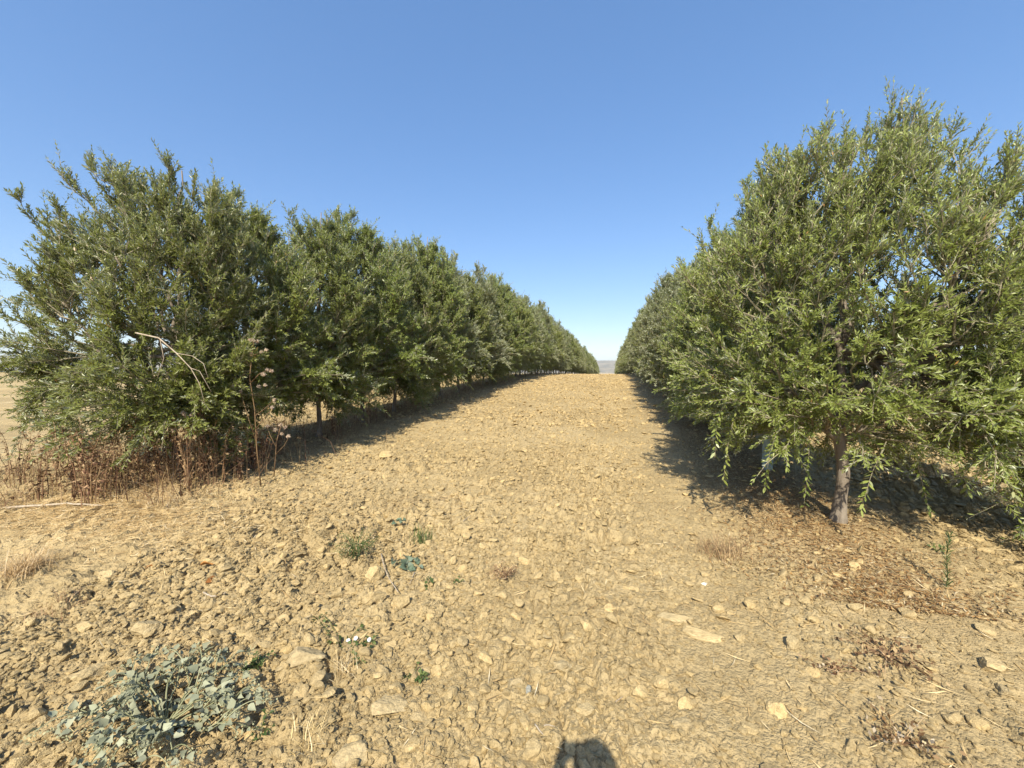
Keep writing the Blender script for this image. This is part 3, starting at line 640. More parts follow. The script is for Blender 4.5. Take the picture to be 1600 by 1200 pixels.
# straw: scattered over the lane, thick in front of the first left tree
c0 = at(150, 812)
parts_ = [(g.uniform(-3.4, 4, 1500), g.uniform(1.0, 4.5, 1500)), (g.uniform(-5, 2.0, 3000), 4 + 9 * g.random(3000)), (g.uniform(-5, 2, 12000), 9 + 35 * g.random(12000) ** 1.4),
          (c0.x + g.normal(-.1, .95, 8500), c0.y + g.normal(0, .26, 8500) + .0), (g.normal(-3.9, .5, 1800), g.normal(3.0, .45, 1800))]
xx = np.concatenate([a for a, _ in parts_]); yy = np.concatenate([b_ for _, b_ in parts_]); n_ = len(xx)
far = np.clip(yy / 9, 1, 3.5)
flakes('straw_litter', xx, yy, g.uniform(.04, .18, n_) * np.where(yy > 8, .9, 1), g.uniform(.003, .0065, n_) * far, [M['straw']], 44, 'pale broken straw lying scattered over the lane and heaped by the left row', 'straw', .006, .12, .12)
def blades(x, y, h, wd, seed, lean=.35, name='blades', mat='straw', z=None, segs=3, rv=None):
    g = np.random.default_rng(seed); n_ = len(x); a = g.uniform(0, 6.28, n_); k = g.random(n_) * lean + .05
    z = ground_z(x, y) - .01 if z is None else z
    d = np.stack([np.cos(a), np.sin(a), np.zeros(n_)], 1); fa = a + 1.57 + g.normal(0, .5, n_); s = np.stack([np.cos(fa), np.sin(fa), np.zeros(n_)], 1)
    rows = []
    for j in range(segs + 1):
        u = j / segs; c = np.stack([x, y, z + h * u * (1 - .35 * k * u)], 1) + d * (h * k * u * u * 1.2)[:, None]; ww = (wd * (1 - .85 * u) / 2)[:, None]
        rows += [c - s * ww, c + s * ww]
    v = np.stack(rows, 1).reshape(-1, 3); b = np.arange(n_)[:, None] * (2 * segs + 2)
    q = np.concatenate([b + np.array([[2 * j, 2 * j + 1, 2 * j + 3, 2 * j + 2]]) for j in range(segs)])
    return v, q, np.repeat(g.random(n_) if rv is None else rv, 2 * segs + 2)
# standing dead undergrowth below the left row
A = Acc()
for n_, y0, y1, pw, dx, sx, h0, h1, w0, w1, ln_, mt, sd in ((3000, 3.0, 40, 1.6, -.15, .5, .12, .75, .003, .009, .9, 0, 51), (3400, 3.0, 32, 1.4, .05, .55, .08, .55, .002, .006, 1.3, 1, 52)):
    y = y0 + (y1 - y0) * g.random(n_) ** pw; x = XL + g.normal(dx, sx, n_)
    v, q, r_ = blades(x, y, g.uniform(h0, h1, n_) * np.clip(2.6 * vn(x * 2.1, y * 2.1, 5) - .6, .08, 1.35), g.uniform(w0, w1, n_), sd, ln_); A.add(v, q, None, r_, mt)
for n_, w0, w1, h1, mt, sd in ((3000, .003, .011, .36, 0, 53), (4200, .002, .006, .34, 1, 54)):
    y = g.uniform(2.7, 7.5, n_); x = XL - .9 - 3.2 * g.random(n_) ** 1.1
    v, q, r_ = blades(x, y, g.uniform(.05, h1, n_) * np.clip(2.6 * vn(x * 2.0, y * 2.0, 6) - .65, .08, 1.3), g.uniform(w0, w1, n_), sd, 1.6); A.add(v, q, None, r_, mt)
tag(link('dry_undergrowth', A.mesh('dry_undergrowth', [M['rust'], M['straw']])), 'tangled rust-brown and straw-coloured dead undergrowth standing beneath the left tree row', 'undergrowth', None, 'stuff')

# dead upright weeds with leaves and seed spikes, one by one
def dead_weed(seed, h=.75, n=8):
    g = np.random.default_rng(seed); st = []; F = Acc()
    for k in range(n):
        a = g.uniform(0, 6.28); r0 = g.uniform(0, .10); hh = h * g.uniform(.55, 1.1); le = g.uniform(.02, .3)
        b0 = np.array([math.cos(a) * r0, math.sin(a) * r0, -.02]); tip = b0 + np.array([math.cos(a) * hh * le, math.sin(a) * hh * le, hh])
        c = bez(b0, b0 + np.array([0, 0, hh * .6]), tip, 7) + np.concatenate([[np.zeros(3)], g.normal(0, .008, (6, 3))])
        B = Acc(); B.add(*tube_vf(c, np.linspace(.0045, .0016, 7), 5), rnd=g.uniform(.2, 1)); st.append(B.mesh('stalk', [M['rust']]))
        m_ = 24; u = g.uniform(.15, 1, m_); o = np.stack([np.interp(u * 6, range(7), c[:, i]) for i in range(3)], 1)
        ax = nrm(np.stack([g.normal(0, 1, m_), g.normal(0, 1, m_), g.normal(-.5, .6, m_)], 1)); w_ = nrm(np.cross(ax, g.normal(0, 1, (m_, 3)))); l = g.uniform(.02, .075, m_)[:, None]
        nn = np.cross(ax, w_); v = np.stack([o, o + ax * l * .5 + w_ * l * .16 + nn * l * .1, o + ax * l * .5 - w_ * l * .16 + nn * l * .12, o + ax * l - nn * l * .2], 1).reshape(-1, 3); i = np.arange(m_)[:, None] * 4
        F.add(v, None, np.concatenate([i + np.array([[0, 1, 2]]), i + np.array([[1, 3, 2]])]), np.repeat(g.random(m_), 4))
    return st, F.mesh('withered_foliage', [M['rust']])
dw = [dead_weed(60 + k, (.70, .90, .55)[k], (8, 10, 7)[k]) for k in range(3)]
spots = [(118, 800), (150, 792), (178, 775), (205, 760), (262, 768), (285, 752), (318, 745), (340, 768), (366, 752), (392, 742), (300, 775), (415, 735), (440, 722), (130, 770), (350, 730), (60, 790), (30, 760), (95, 760), (520, 688), (580, 668), (605, 660), (655, 640), (140, 806), (168, 790), (196, 782), (222, 775), (250, 764), (275, 770), (310, 762), (330, 752), (378, 758), (405, 748), (232, 752), (360, 740)]
for k, (x, y) in enumerate(spots):
    p = at(x, y); t = empty('dead_weed', p, G.uniform(0, 6.28)); s = G.uniform(.8, 1.15); t.scale = (s, s, s)
    far_ = x > 450
    tag(t, 'thin rust-brown dead weed at the foot of the left row beyond its third tree' if far_ else
        ('rust-brown dead weed standing in the dry brush at the far left edge' if x < 110 else 'upright rust-brown dead weed left of the first left trunk' if x < 212 else 'upright rust-brown dead weed just right of the first left trunk' if x < 325 else 'upright rust-brown dead weed beside the tall thistle'), 'dead plant', 'dead weeds along the left row')
    v = dw[k % 3]
    for m_ in v[0]: link('stalk', m_, t)
    link('withered_foliage', v[1], t)['kind'] = 'stuff'

# thistles with pale seed heads
def head_mesh(seed):
    g = np.random.default_rng(seed); A = Acc(); n_ = 70; d = nrm(g.normal(0, 1, (n_, 3)) + np.array([0, 0, .5])); s = nrm(np.cross(d, g.normal(0, 1, (n_, 3))))
    l = g.uniform(.5, 1.0, n_)[:, None]; v = np.stack([d * .1 - s * .09, d * .1 + s * .09, d * l + s * .05, d * l - s * .05], 1).reshape(-1, 3)
    A.add(v, np.arange(n_)[:, None] * 4 + np.array([[0, 1, 2, 3]]), None, np.repeat(g.random(n_), 4))
    v, q, t = tube_vf([(0, 0, -.7), (0, 0, -.5), (0, 0, -.1), (0, 0, .15)], [.1, .38, .42, .2], 7); A.add(v, q, t, .1)
    return A.mesh('seed_head', [M['fluff']])
HD = [head_mesh(80 + k) for k in range(3)]
def thistle(base, Z, stem, branches, heads, lab):
    t = empty('thistle', base); A = Acc(); pts = np.array([np.array(base)] + [along(x, y, Z) for x, y in stem])
    A.add(*tube_vf(pts - np.array(base), np.linspace(.007, .0035, len(pts)), 6)); link('stem', A.mesh('stem', [M['rust']], True), t)
    for b_ in branches:
        A = Acc(); q = np.array([along(x, y, Z + .02 * k) for k, (x, y) in enumerate(b_)]); A.add(*tube_vf(q - np.array(base), np.linspace(.004, .002, len(q)), 5)); link('branch', A.mesh('branch', [M['rust']], True), t)
    for k, (x, y) in enumerate(heads):
        s = G.uniform(.026, .038); link('seed_head', HD[k % 3], t, Vector(along(x, y, Z + G.uniform(-.03, .03)) - np.array(base)), (G.normal(0, .5), G.normal(0, .5), 0), (s, s, s))
    return tag(t, lab, 'thistle', 'dry thistles below the left row')
b0 = at(408, 766); Zb = b0.x * -syw + b0.y * cyw
thistle(b0, Zb, [(401, 700), (398, 640), (390, 590), (396, 535)], [[(398, 650), (412, 640), (428, 625)], [(390, 600), (404, 585), (418, 578)], [(392, 575), (382, 560), (374, 547)], [(396, 555), (406, 552), (416, 547)], [(400, 690), (384, 640), (376, 612)], [(400, 670), (415, 650), (424, 640)]],
        [(396, 532), (390, 531), (402, 534), (416, 547), (371, 546), (408, 550), (418, 578), (424, 580), (412, 585), (404, 604), (428, 625), (414, 602), (376, 612), (392, 553), (425, 637)], 'tall dry thistle with many pale seed heads in front of the second left tree')
b0 = at(296, 782); Zb = b0.x * -syw + b0.y * cyw
thistle(b0, Zb, [(294, 740), (292, 690), (291, 655)], [[(293, 700), (303, 680), (306, 660)], [(293, 720), (280, 700), (272, 675)]], [(291, 651), (300, 648), (306, 657), (286, 646), (272, 673), (297, 660)], 'short dry thistle just right of the first left trunk')
b0 = at(428, 752); Zb = b0.x * -syw + b0.y * cyw
thistle(b0, Zb, [(430, 720), (432, 690), (438, 668)], [[(431, 710), (445, 695), (450, 685)], [(432, 700), (422, 680), (418, 668)]], [(438, 664), (446, 668), (450, 682), (418, 666), (430, 672), (440, 678)], 'low dry thistle right of the tall thistle, at the edge of the tilled soil')

# ------------------------------------------------------------------ plants of the foreground
def leaf_mesh(name, mat, wide=.42, rv=.5, seed=0):
    """one ovate pointed leaf, 1 long, folded and waved"""
    A = Acc(); us = [0, .14, .34, .60, .82, 1]; ws = [.05, .62, 1, .66, .27, .0]; g = np.random.default_rng(seed); v = []
    for u, w_ in zip(us, ws):
        zc = -.18 * u * u + g.normal(0, .015); v += [(-w_ * wide, u, zc + .22 * w_ + g.normal(0, .045)), (0, u, zc), (w_ * wide, u, zc + .22 * w_ + g.normal(0, .045))]
    q = [f for j in range(5) for f in ((3 * j, 3 * j + 1, 3 * j + 4, 3 * j + 3), (3 * j + 1, 3 * j + 2, 3 * j + 5, 3 * j + 4))]
    A.add(v, q, None, rv); return A.mesh(name, [mat], True)
def orient(y_axis, up):
    y_ = Vector(y_axis).normalized(); z_ = Vector(up); z_ = (z_ - y_ * z_.dot(y_)).normalized(); x_ = y_.cross(z_)
    return Matrix((x_, y_, z_)).transposed().to_4x4()
def leafy_plant(name, base, lab, stems, leaf_meshes, smat, lsize, nleaf, seed, tips=None, group=None):
    """stems: list of polylines relative to base; leaves are single objects"""
    g = np.random.default_rng(seed); t = empty(name, base); A = Acc()
    for c, r0 in stems: A.add(*tube_vf(c, np.linspace(r0, .0012, len(c)), 5), rnd=g.random())
    link('stems', A.mesh('stems', [smat], True), t)
    for k in range(nleaf):
        c, _ = stems[int(g.integers(len(stems)))]; u = 1 - .9 * g.random() ** 1.15; i = u * (len(c) - 1); i0 = min(int(i), len(c) - 2); o = c[i0] * (1 - i + i0) + c[i0 + 1] * (i - i0)
        T = nrm(c[i0 + 1] - c[i0]); a = g.uniform(0, 6.28); d = np.array([math.cos(a), math.sin(a), g.normal(.0, .45)]) * .8 + T * .5; s = g.uniform(*lsize) * (1.1 - .35 * u)
        mt = orient(d, Vector((g.normal(0, .7), g.normal(-.3, .7), 1)))
        l = link('leaf', leaf_meshes[int(g.integers(len(leaf_meshes)))], t); l.matrix_local = Matrix.Translation(Vector(o) + Vector(nrm(d)) * .012) @ mt @ Matrix.Diagonal((s, s, s, 1))
    if tips:
        F = Acc()
        for c, _ in stems:
            for _ in range(tips):
                o = c[-1] + g.normal(0, .012, 3); d = nrm(g.normal(0, 1, 3) + np.array([0, 0, .8])); s = nrm(np.cross(d, g.normal(0, 1, 3))); l = g.uniform(.006, .014)
                F.add([o, o + d * l * .5 + s * l * .35, o + d * l, o + d * l * .5 - s * l * .35], [(0, 1, 2, 3)], None, .6 + .4 * g.random())
        link('flower_buds', F.mesh('flower_buds', [M['salt_stem']]), t)['kind'] = 'stuff'
    return tag(t, lab, 'plant', group)
SALT = [leaf_mesh('leaf', M['salt'], (.38, .46, .33, .42, .40, .36, .44)[k], (.05, .25, .4, .55, .7, .85, 1.0)[k], k) for k in range(7)]
base = at(258, 1146); g = np.random.default_rng(77); stems = []
for k in range(24):
    a = k / 24 * 6.283 + g.normal(0, .15); L = g.uniform(.22, .44); cu = g.normal(0, .25)
    u = np.linspace(0, 1, 8); c = np.stack([np.cos(a + cu * u) * L * u * 1.05, np.sin(a + cu * u) * L * u * .85, .012 + .055 * np.sin(u * 2.2) + .03 * u], 1)
    for j in range(8): c[j, 2] += gz(base.x + c[j, 0], base.y + c[j, 1]) - base.z
    stems.append((c, .0045))
    for s in (3, 5):
        a2 = a + g.choice((-1, 1)) * g.uniform(.5, 1.0); l2 = L * g.uniform(.25, .42); c2 = c[s] + np.stack([np.cos(a2) * l2 * u, np.sin(a2) * l2 * u, .05 * np.sin(u * 2.5)], 1); stems.append((c2, .003))
leafy_plant('prostrate_weed', base, 'sprawling grey-green weed with pointed leaves in the bottom left corner', stems, SALT, M['salt_stem'], (.022, .048), 540, 78, 26)
GLA = [leaf_mesh('leaf', M['glauc'], (.5, .55, .46)[k], (.2, .5, .9)[k], 10 + k) for k in range(3)]
GRE = [leaf_mesh('leaf', M['green'], (.40, .34, .45)[k], (.2, .5, .9)[k], 20 + k) for k in range(3)]
def radial(n, L, h, seed, y=1.0, base=None):
    g = np.random.default_rng(seed); out = []
    for k in range(n):
        a = k / n * 6.283 + g.normal(0, .3); l = L * g.uniform(.6, 1.1); u = np.linspace(0, 1, 6)
        c = np.stack([np.cos(a) * l * u, np.sin(a) * l * u * y, h * np.sin(u * 1.9) * g.uniform(.6, 1)], 1)
        if base is not None:
            for j in range(6): c[j, 2] += gz(base.x + c[j, 0], base.y + c[j, 1]) - base.z
        out.append((c, .003))
    return out
b0 = at(634, 890); leafy_plant('glaucous_weed', b0, 'small blue-green leafy weed right of the bleached curved stalk', radial(6, .10, .06, 1, base=b0), GLA, M['salt_stem'], (.045, .07), 26, 81)
b0 = at(622, 832); leafy_plant('glaucous_weed', b0, 'tiny blue-green weed left of the upright green tuft', radial(4, .04, .04, 2), GLA, M['salt_stem'], (.035, .05), 10, 82)
b0 = at(668, 918); leafy_plant('green_weed', b0, 'tiny dark green creeping weed below the blue-green weed', radial(5, .09, .02, 3, .5, b0), GRE, M['green'], (.02, .032), 26, 83)
b0 = at(718, 918); leafy_plant('green_weed', b0, 'very small dark green sprig alone, left of the pale dry tuft', radial(3, .03, .02, 4), GRE, M['green'], (.016, .026), 10, 84)
b0 = at(648, 1062); leafy_plant('green_weed', b0, 'small dark green weed beside a clod above the broad flat stone', radial(4, .06, .03, 5, 1, b0), GRE, M['green'], (.02, .034), 24, 85)
b0 = at(402, 1050); leafy_plant('green_weed', b0, 'small bright green weed at the upper right rim of the grey-green plant', radial(6, .07, .05, 6, 1, b0), GRE, M['green'], (.016, .028), 46, 86)
b0 = at(408, 1152); leafy_plant('green_weed', b0, 'small green weed at the lower right rim of the grey-green plant', radial(4, .05, .03, 7, 1, b0), GRE, M['green'], (.016, .026), 24, 87)
# bindweed in flower
b0 = at(535, 1022); st = []
for pl in ([(520, 1010), (500, 985), (488, 968)], [(545, 1005), (560, 992), (590, 995)], [(552, 1030), (566, 1042)], [(560, 1018), (580, 1010), (584, 1020)], [(530, 1005), (515, 985), (505, 978)]):
    q = np.array([np.array(b0)] + [np.array(at(x, y)) + np.array([0, 0, .018]) for x, y in pl]) - np.array(b0); u = np.linspace(0, len(q) - 1, 7)
    st.append((np.stack([np.interp(u, range(len(q)), q[:, i]) for i in range(3)], 1), .0022))
bw = leafy_plant('bindweed', b0, 'trailing green bindweed with three small white flowers', st, GRE, M['green'], (.018, .032), 80, 91)
A = Acc(); n_ = 16; v = []
for r_, z in ((.08, -.6), (.35, -.25), (.8, .0), (1.0, .06)):
    v += [(math.cos(a) * r_ * (1 + .05 * math.cos(5 * a)), math.sin(a) * r_ * (1 + .05 * math.cos(5 * a)), z) for a in np.arange(n_) / n_ * 6.283]
A.add(v, [(j * n_ + k, j * n_ + (k + 1) % n_, (j + 1) * n_ + (k + 1) % n_, (j + 1) * n_ + k) for j in range(3) for k in range(n_)]); FL = A.mesh('flower', [M['petal']], True)
for x, y in ((544, 1001), (556, 1006), (577, 1008)):
    q = at(x, y + 6); link('flower', FL, bw, q - b0 + Vector((0, 0, .03)), (R(38), G.normal(0, .2), YAW), (.0115,) * 3)
# tufts of blades
def tuft(name, px, py, n, h, spread, mat, lab, cat, seed, lean=.8, wd=(.002, .005), group=None, ax=1.0):
    g = np.random.default_rng(seed); b0 = at(px, py); x = b0.x + g.normal(0, spread, n); y = b0.y + g.normal(0, spread * ax, n)
    v, q, r_ = blades(x, y, g.uniform(h * .35, h, n), g.uniform(*wd, n), seed, lean); r_ = .35 + .65 * r_; A = Acc(); A.add(v - np.array(b0), q, None, r_)
    return tag(link(name, A.mesh(name, [M[mat]]), None, b0), lab, cat, group)
tuft('dry_grass_tuft', 38, 898, 420, .22, .075, 'straw', 'straw-coloured dry grass tuft at the left edge', 'grass tuft', 1, 1.5, (.003, .006))
tuft('dry_grass_tuft', 90, 958, 160, .10, .07, 'rust', 'low brown dry grass tuft below the straw-coloured tuft', 'grass tuft', 2, 1.2, (.002, .005))
tuft('dry_grass_tuft', 488, 1170, 70, .10, .035, 'straw', 'thin straw tuft near the bottom edge beside the blocky stone', 'grass tuft', 3, 1.2)
tuft('dry_grass_tuft', 535, 1058, 70, .11, .03, 'straw', 'thin orange straw tuft below the white flowers', 'grass tuft', 4, 1.3)
tuft('green_tuft', 664, 852, 60, .20, .05, 'green', 'upright green grassy tuft behind a pale clod', 'grass tuft', 5, .55, (.004, .009))
tuft('dry_tuft', 625, 796, 220, .08, .13, 'rust', 'flattened reddish dry tuft in the left middle of the lane', 'grass tuft', 6, 1.6)
tuft('dry_tuft', 700, 782, 90, .07, .09, 'rust', 'faint brown dry tuft right of the flattened reddish tuft', 'grass tuft', 7, 1.6)
tuft('dry_tuft', 1128, 868, 260, .20, .09, 'rust', 'rust-brown dead tuft at the shadow edge of the right tree', 'dead plant', 8, 1.1, (.003, .006))
tuft('dry_tuft', 870, 716, 120, .12, .08, 'straw', 'pale straw tuft in the middle of the lane', 'grass tuft', 9, 1.0)
tuft('dry_tuft', 690, 650, 160, .12, .2, 'straw', 'orange straw patch in the lane near the left row shadow', 'grass tuft', 10, 1.2)
# low bushy half-dry weeds: stems plus tiny leaves
def bushy(name, px, py, n, L, h, mats, lab, seed, size=(.006, .014), per=16, ax=1.0):
    b0 = at(px, py); g = np.random.default_rng(seed); t = empty(name, b0); A = Acc(); F = Acc()
    for c, r0 in radial(n, L, h, seed, ax, b0):
        A.add(*tube_vf(c, np.linspace(.002, .001, len(c)), 4), rnd=g.random())
        for _ in range(per):
            i = g.uniform(.8, 4.99); i0 = int(i); o = c[i0] * (1 - i + i0) + c[i0 + 1] * (i - i0) + g.normal(0, .012, 3); d = nrm(g.normal(0, 1, 3) + np.array([0, 0, .6])); s = nrm(np.cross(d, g.normal(0, 1, 3))); l = g.uniform(*size)
            F.add([o, o + d * l * .5 + s * l * .3, o + d * l, o + d * l * .5 - s * l * .3], [(0, 1, 2, 3)], None, g.random(), int(g.random() < .5))
    link('stems', A.mesh('stems', [M[mats[2]]]), t); link('foliage', F.mesh('foliage', [M[mats[0]], M[mats[1]]]), t)['kind'] = 'stuff'
    return tag(t, lab, 'plant')
bushy('bushy_weed', 556, 882, 60, .19, .17, ('green', 'straw', 'green'), 'low bushy half-dry weed left of the bleached curved stalk', 31)
bushy('bushy_weed', 788, 912, 34, .11, .09, ('straw', 'rust', 'rust'), 'pale brown dried tufted weed in the middle of the foreground', 32)
bushy('trailing_weed', 1385, 1040, 16, .20, .05, ('rust', 'rust', 'rust'), 'rust-orange dead trailing weed on the soil at the lower right', 33, (.015, .034), 14, 1.0)
bushy('trailing_weed', 1310, 1062, 7, .17, .03, ('rust', 'litter', 'rust'), 'short orange dead runner left of the trailing dead weed', 34, (.012, .028), 14, .3)
bushy('trailing_weed', 1408, 1175, 12, .16, .05, ('rust', 'litter', 'rust'), 'reddish dead weed at the bottom edge on the right', 35, (.012, .028), 14, 1.0)
# upright green weed at the right
b0 = at(1478, 932); t = empty('upright_weed', b0); A = Acc(); c = np.array([(0, 0, -.01), (.004, 0, .1), (0, .01, .22), (.012, 0, .37)]); u = np.linspace(0, 3, 14)
link('stem_with_leaves', spray_mesh('stem_with_leaves', np.stack([np.interp(u, range(4), c[:, i]) for i in range(3)], 1), 401, (.030, .055), .0075, ('green', 'green'), .004, .07), t)
tag(t, 'slim upright green weed with narrow leaves at the right edge of the leaf litter', 'plant')
b0 = at(1463, 872); leafy_plant('green_weed', b0, 'small bright green seedling behind the slim upright weed', radial(4, .05, .05, 8), GRE, M['green'], (.02, .034), 14, 88)
# stalks, sticks, scraps
def stick(name, pl, r, mat, lab, cat, lift=.012, n=9, wob=.004, seed=0):
    g = np.random.default_rng(seed); P0 = np.array([np.array(at(x, y)) + np.array([0, 0, lift]) for x, y in pl]); b0 = P0[0].copy(); u = np.linspace(0, len(P0) - 1, n)
    c = np.stack([np.interp(u, range(len(P0)), P0[:, i]) for i in range(3)], 1) - b0; c[:, 2] = np.polyval(np.polyfit(u, c[:, 2], 2), u); c += g.normal(0, wob, c.shape)
    A = Acc(); A.add(*tube_vf(c, np.linspace(r, r * .6, n), 7)); return tag(link(name, A.mesh(name, [M[mat]], True), None, b0), lab, cat)
stick('fallen_stick', [(4, 802), (60, 806), (110, 808), (160, 812)], .013, 'dead_wood', 'bleached stick lying in the straw at the left edge', 'stick', .035, 12, .004, 1)
stick('bleached_stalk', [(596, 878), (600, 898), (608, 916), (622, 934)], .0048, 'dead_wood', 'white curved stalk leaning on the clods in the left foreground', 'stalk', .03, 9, .0008, 2)
stick('bleached_stalk', [(648, 900), (640, 916)], .004, 'dead_wood', 'short pale stalk under the blue-green weed', 'stalk', .02, 5, .0008, 3)
stick('bleached_stalk', [(836, 1150), (843, 1158), (852, 1164)], .0032, 'dead_wood', 'short pale curved stalk left of the shadow at the bottom edge', 'stalk', .008, 5, .0005, 4)
stick('bleached_stalk', [(850, 1148), (858, 1149), (867, 1152)], .0030, 'dead_wood', 'short pale stalk touching the tip of the curved one above the shadow', 'stalk', .008, 5, .0005, 5)
stick('bleached_stalk', [(870, 1182), (891, 1167)], .0020, 'straw', 'straight straw lying across the shadow at the bottom edge', 'stalk', .012, 5, .0003, 6)
stick('bleached_stalk', [(962, 1098), (973, 1090)], .0030, 'dead_wood', 'tiny white straw piece on the open soil right of the shadow', 'stalk', .008, 5, .0003, 7)
stick('bleached_stalk', [(930, 1126), (948, 1135)], .0020, 'straw', 'thin straw pointing away from the flat stone above the shadow', 'stalk', .010, 5, .0003, 8)
stick('bleached_stalk', [(1250, 990), (1282, 990)], .0022, 'straw', 'thin pale straw on the soil beyond the small pointed stone', 'stalk', .010, 5, .0003, 9)
stick('bleached_stalk', [(724, 822), (736, 810)], .004, 'dead_wood', 'short pale stalk behind the rounded clod', 'stalk', .02, 5, .0003, 10)
stick('bleached_stalk', [(488, 932), (545, 932)], .0018, 'straw', 'long thin straw on the soil behind the thick angular slab', 'stalk', .012, 5, .0003, 11)
stick('bleached_stalk', [(318, 932), (334, 938), (352, 938)], .006, 'dead_wood', 'curved greyish stalk beside the rust-coloured leaf scraps', 'stalk', .015, 6, .001, 12)
M['scrap'] = leafy('orange_dry_leaf', [(0, (.30, .11, .035)), (1, (.50, .22, .075))], None, .7, .1, .2)
SCR = leaf_mesh('dry_leaf', M['scrap'], .20, .5, 50)
for x, y, s, a, lab in ((226, 897, .10, .3, 'orange-brown dry leaf scrap behind the others on the left soil'), (320, 918, .13, .4, 'largest orange-brown dry leaf scrap on the left soil'), (385, 928, .07, -.2, 'small orange-brown dry leaf scrap right of the largest one'), (312, 902, .09, .1, 'orange-brown dry leaf scrap just behind the largest one')):
    p = at(x, y); tag(link('dry_leaf', SCR, None, p + Vector((0, 0, .02)), (G.normal(0, .2), G.normal(0, .3), a - 1.2 + YAW), (s, s, s)), lab, 'leaf', 'dry leaf scraps on the left soil')

# ------------------------------------------------------------------ the person taking the picture: only the shadow falls into view
hd = Vector((-syw, cyw, 0)); rt = Vector((cyw, syw, 0)); foot = -hd * .26 - rt * .045
TALL = 1.055
def W(r_, f, z): return foot + rt * r_ + hd * f + Vector((0, 0, z * TALL))
V, E, RD = [], [], []
def chain(pts, prev=None):
    for co, r_ in pts:
        V.append(co); RD.append(r_)
        if prev is not None: E.append((prev, len(V) - 1))
        prev = len(V) - 1
    return prev
zf = gz(foot.x, foot.y); PH = Vector((0, 0, CAMH + .012)) - hd * .035 - rt * .055       # the phone's centre
pel = chain([(W(0, 0, .95), .15)])
ch = chain([(W(0, 0, 1.12), .135), (W(0, 0, 1.32), .15), (W(0, 0, 1.43), .12)], pel)
chain([(W(0, .01, 1.50), .055), (W(0, .02, 1.57), .068), (W(0, .015, 1.66), .092), (W(0, .005, 1.735), .078)], ch)
for s in (-1, 1):
    chain([(W(s * .10, 0, .88), .095), (W(s * .11, .02, .50), .062), (W(s * .115, -.02, .10), .042), (W(s * .12, .06, zf + .045), .042), (W(s * .125, .17, zf + .035), .033)], pel)
    wr = PH + rt * (s * .095) - hd * .045 + Vector((0, 0, -.075))
    e = chain([(W(s * .19, 0, 1.40), .062), (W(s * .27 + .06, -.02, 1.18), .046), ((W(s * .27 + .06, -.02, 1.18) + wr) * .5 + rt * s * .02, .038), (wr, .028)], ch)
    pm = chain([(PH + rt * (s * .085) - hd * .03 + Vector((0, 0, -.03)), .028)], e)
    for k in range(4):
        o = PH + rt * (s * (.082 - .003 * k)) + Vector((0, 0, -.022 + .019 * k))
        chain([(o - hd * .014 + rt * s * .006, .0095), (o + hd * .006 - rt * s * .004, .009), (o + hd * .012 - rt * s * (.026 - .003 * k), .008)], pm)
    chain([(PH + rt * (s * .066) - hd * .030 + Vector((0, 0, -.012)), .011), (PH + rt * (s * .040) - hd * .024 + Vector((0, 0, .002)), .0095)], pm)
me = bpy.data.meshes.new('person_cage'); me.from_pydata(V, E, []); tmp = bpy.data.objects.new('person_cage', me); COL.objects.link(tmp)
sk = tmp.modifiers.new('skin', 'SKIN'); sk.use_smooth_shade = True; tmp.modifiers.new('sub', 'SUBSURF').levels = 2
for i, r_ in enumerate(RD): me.skin_vertices[0].data[i].radius = (r_, r_ * .82 if 0 < i < 4 or i == 0 else r_)
me.skin_vertices[0].data[0].use_root = True
dg = bpy.context.evaluated_depsgraph_get(); bm_ = bpy.data.meshes.new_from_object(tmp.evaluated_get(dg)); bpy.data.objects.remove(tmp)
bm_.materials.clear()
for m_ in (plain('skin', (.45, .28, .20), .5), plain('shirt_cloth', (.30, .34, .40), .9), plain('trouser_cloth', (.06, .07, .10), .9), plain('shoe', (.05, .04, .035), .7)): bm_.materials.append(m_)
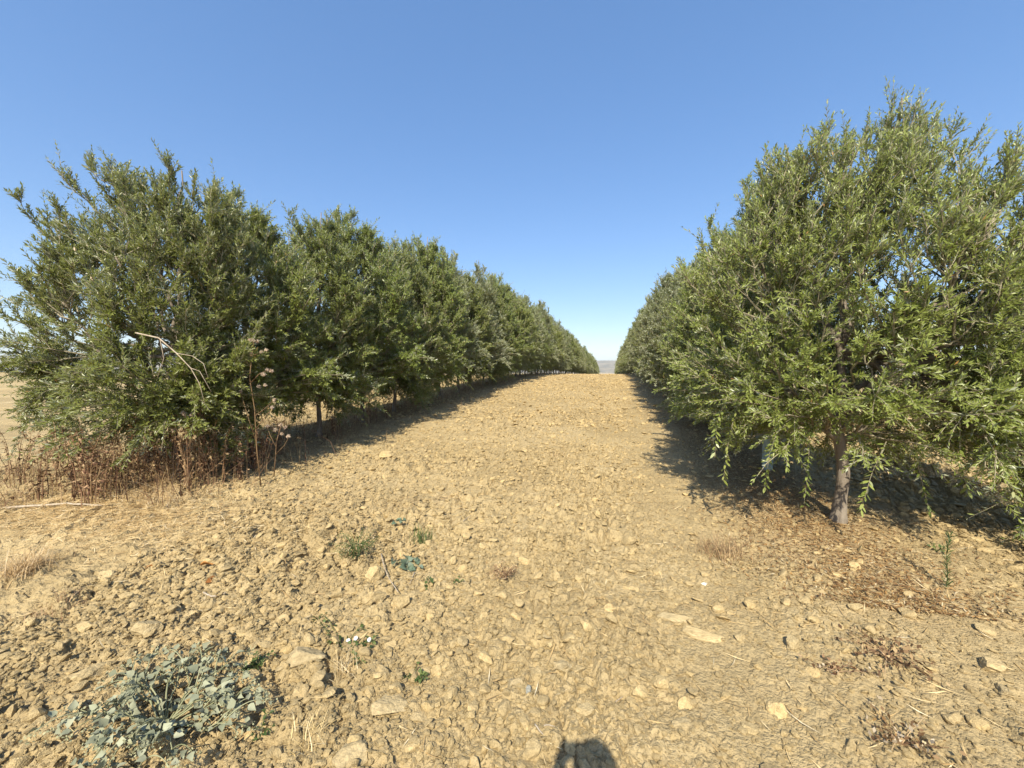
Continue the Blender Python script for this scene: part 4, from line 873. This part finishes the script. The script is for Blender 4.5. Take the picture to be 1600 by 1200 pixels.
for f in bm_.polygons:
    c = f.center; q = c - foot; z = c.z; fw = q.dot(hd); f.material_index = 3 if z < .11 else 2 if z < .98 else 0 if (z > 1.475 and fw < .2) or (c - PH).length < .15 else 1
    f.use_smooth = True
bm_.name = 'body'
PER = empty('person', (foot.x, foot.y, zf)); tag(PER, 'person in shirt and dark trousers holding up a phone, shadow falling at the bottom edge', 'person')
bd = link('body', bm_, PER, (-foot.x, -foot.y, -zf))
bm2 = bmesh.new(); bmesh.ops.create_icosphere(bm2, subdivisions=3, radius=1)
for v in bm2.verts:
    v.co *= 1 + .05 * mnoise.noise(v.co * 4)
    if v.co.y > .35 and v.co.z < .35: v.co.y = .35
hm = bpy.data.meshes.new('hair'); bm2.to_mesh(hm); bm2.free(); hm.materials.append(plain('hair', (.035, .025, .02), .6))
link('hair', hm, PER, Vector(W(0, -.012, 1.715)) - PER.location, (0, 0, YAW), (.088, .102, .088))
bm2 = bmesh.new(); bmesh.ops.create_cube(bm2, size=1); bmesh.ops.scale(bm2, vec=(.150, .008, .072), verts=bm2.verts); bmesh.ops.bevel(bm2, geom=bm2.edges[:], offset=.003, segments=2, affect='EDGES')
pmesh = bpy.data.meshes.new('phone'); bm2.to_mesh(pmesh); bm2.free(); pmesh.materials.append(plain('phone_body', (.02, .02, .022), .3))
tag(link('phone', pmesh, None, PH, (0, 0, YAW)), 'dark phone held sideways by the person casting the shadow', 'phone')

# ------------------------------------------------------------------ air
hb = bpy.data.meshes.new('haze'); bm2 = bmesh.new(); bmesh.ops.create_cube(bm2, size=1); bm2.to_mesh(hb); bm2.free()
hm_ = bpy.data.materials.new('haze'); hm_.use_nodes = True; n = hm_.node_tree; n.nodes.remove(n.nodes['Principled BSDF'])
pv = n.nodes.new('ShaderNodeVolumePrincipled'); pv.inputs['Color'].default_value = (.86, .92, 1, 1); pv.inputs['Density'].default_value = .00018; pv.inputs['Anisotropy'].default_value = .0
n.links.new(pv.outputs[0], n.nodes['Material Output'].inputs['Volume']); hb.materials.append(hm_)
tag(link('haze', hb, None, (0, 0, 40), None, (10400, 10400, 140)), 'thin pale haze over the far hills', 'haze', None, 'stuff')
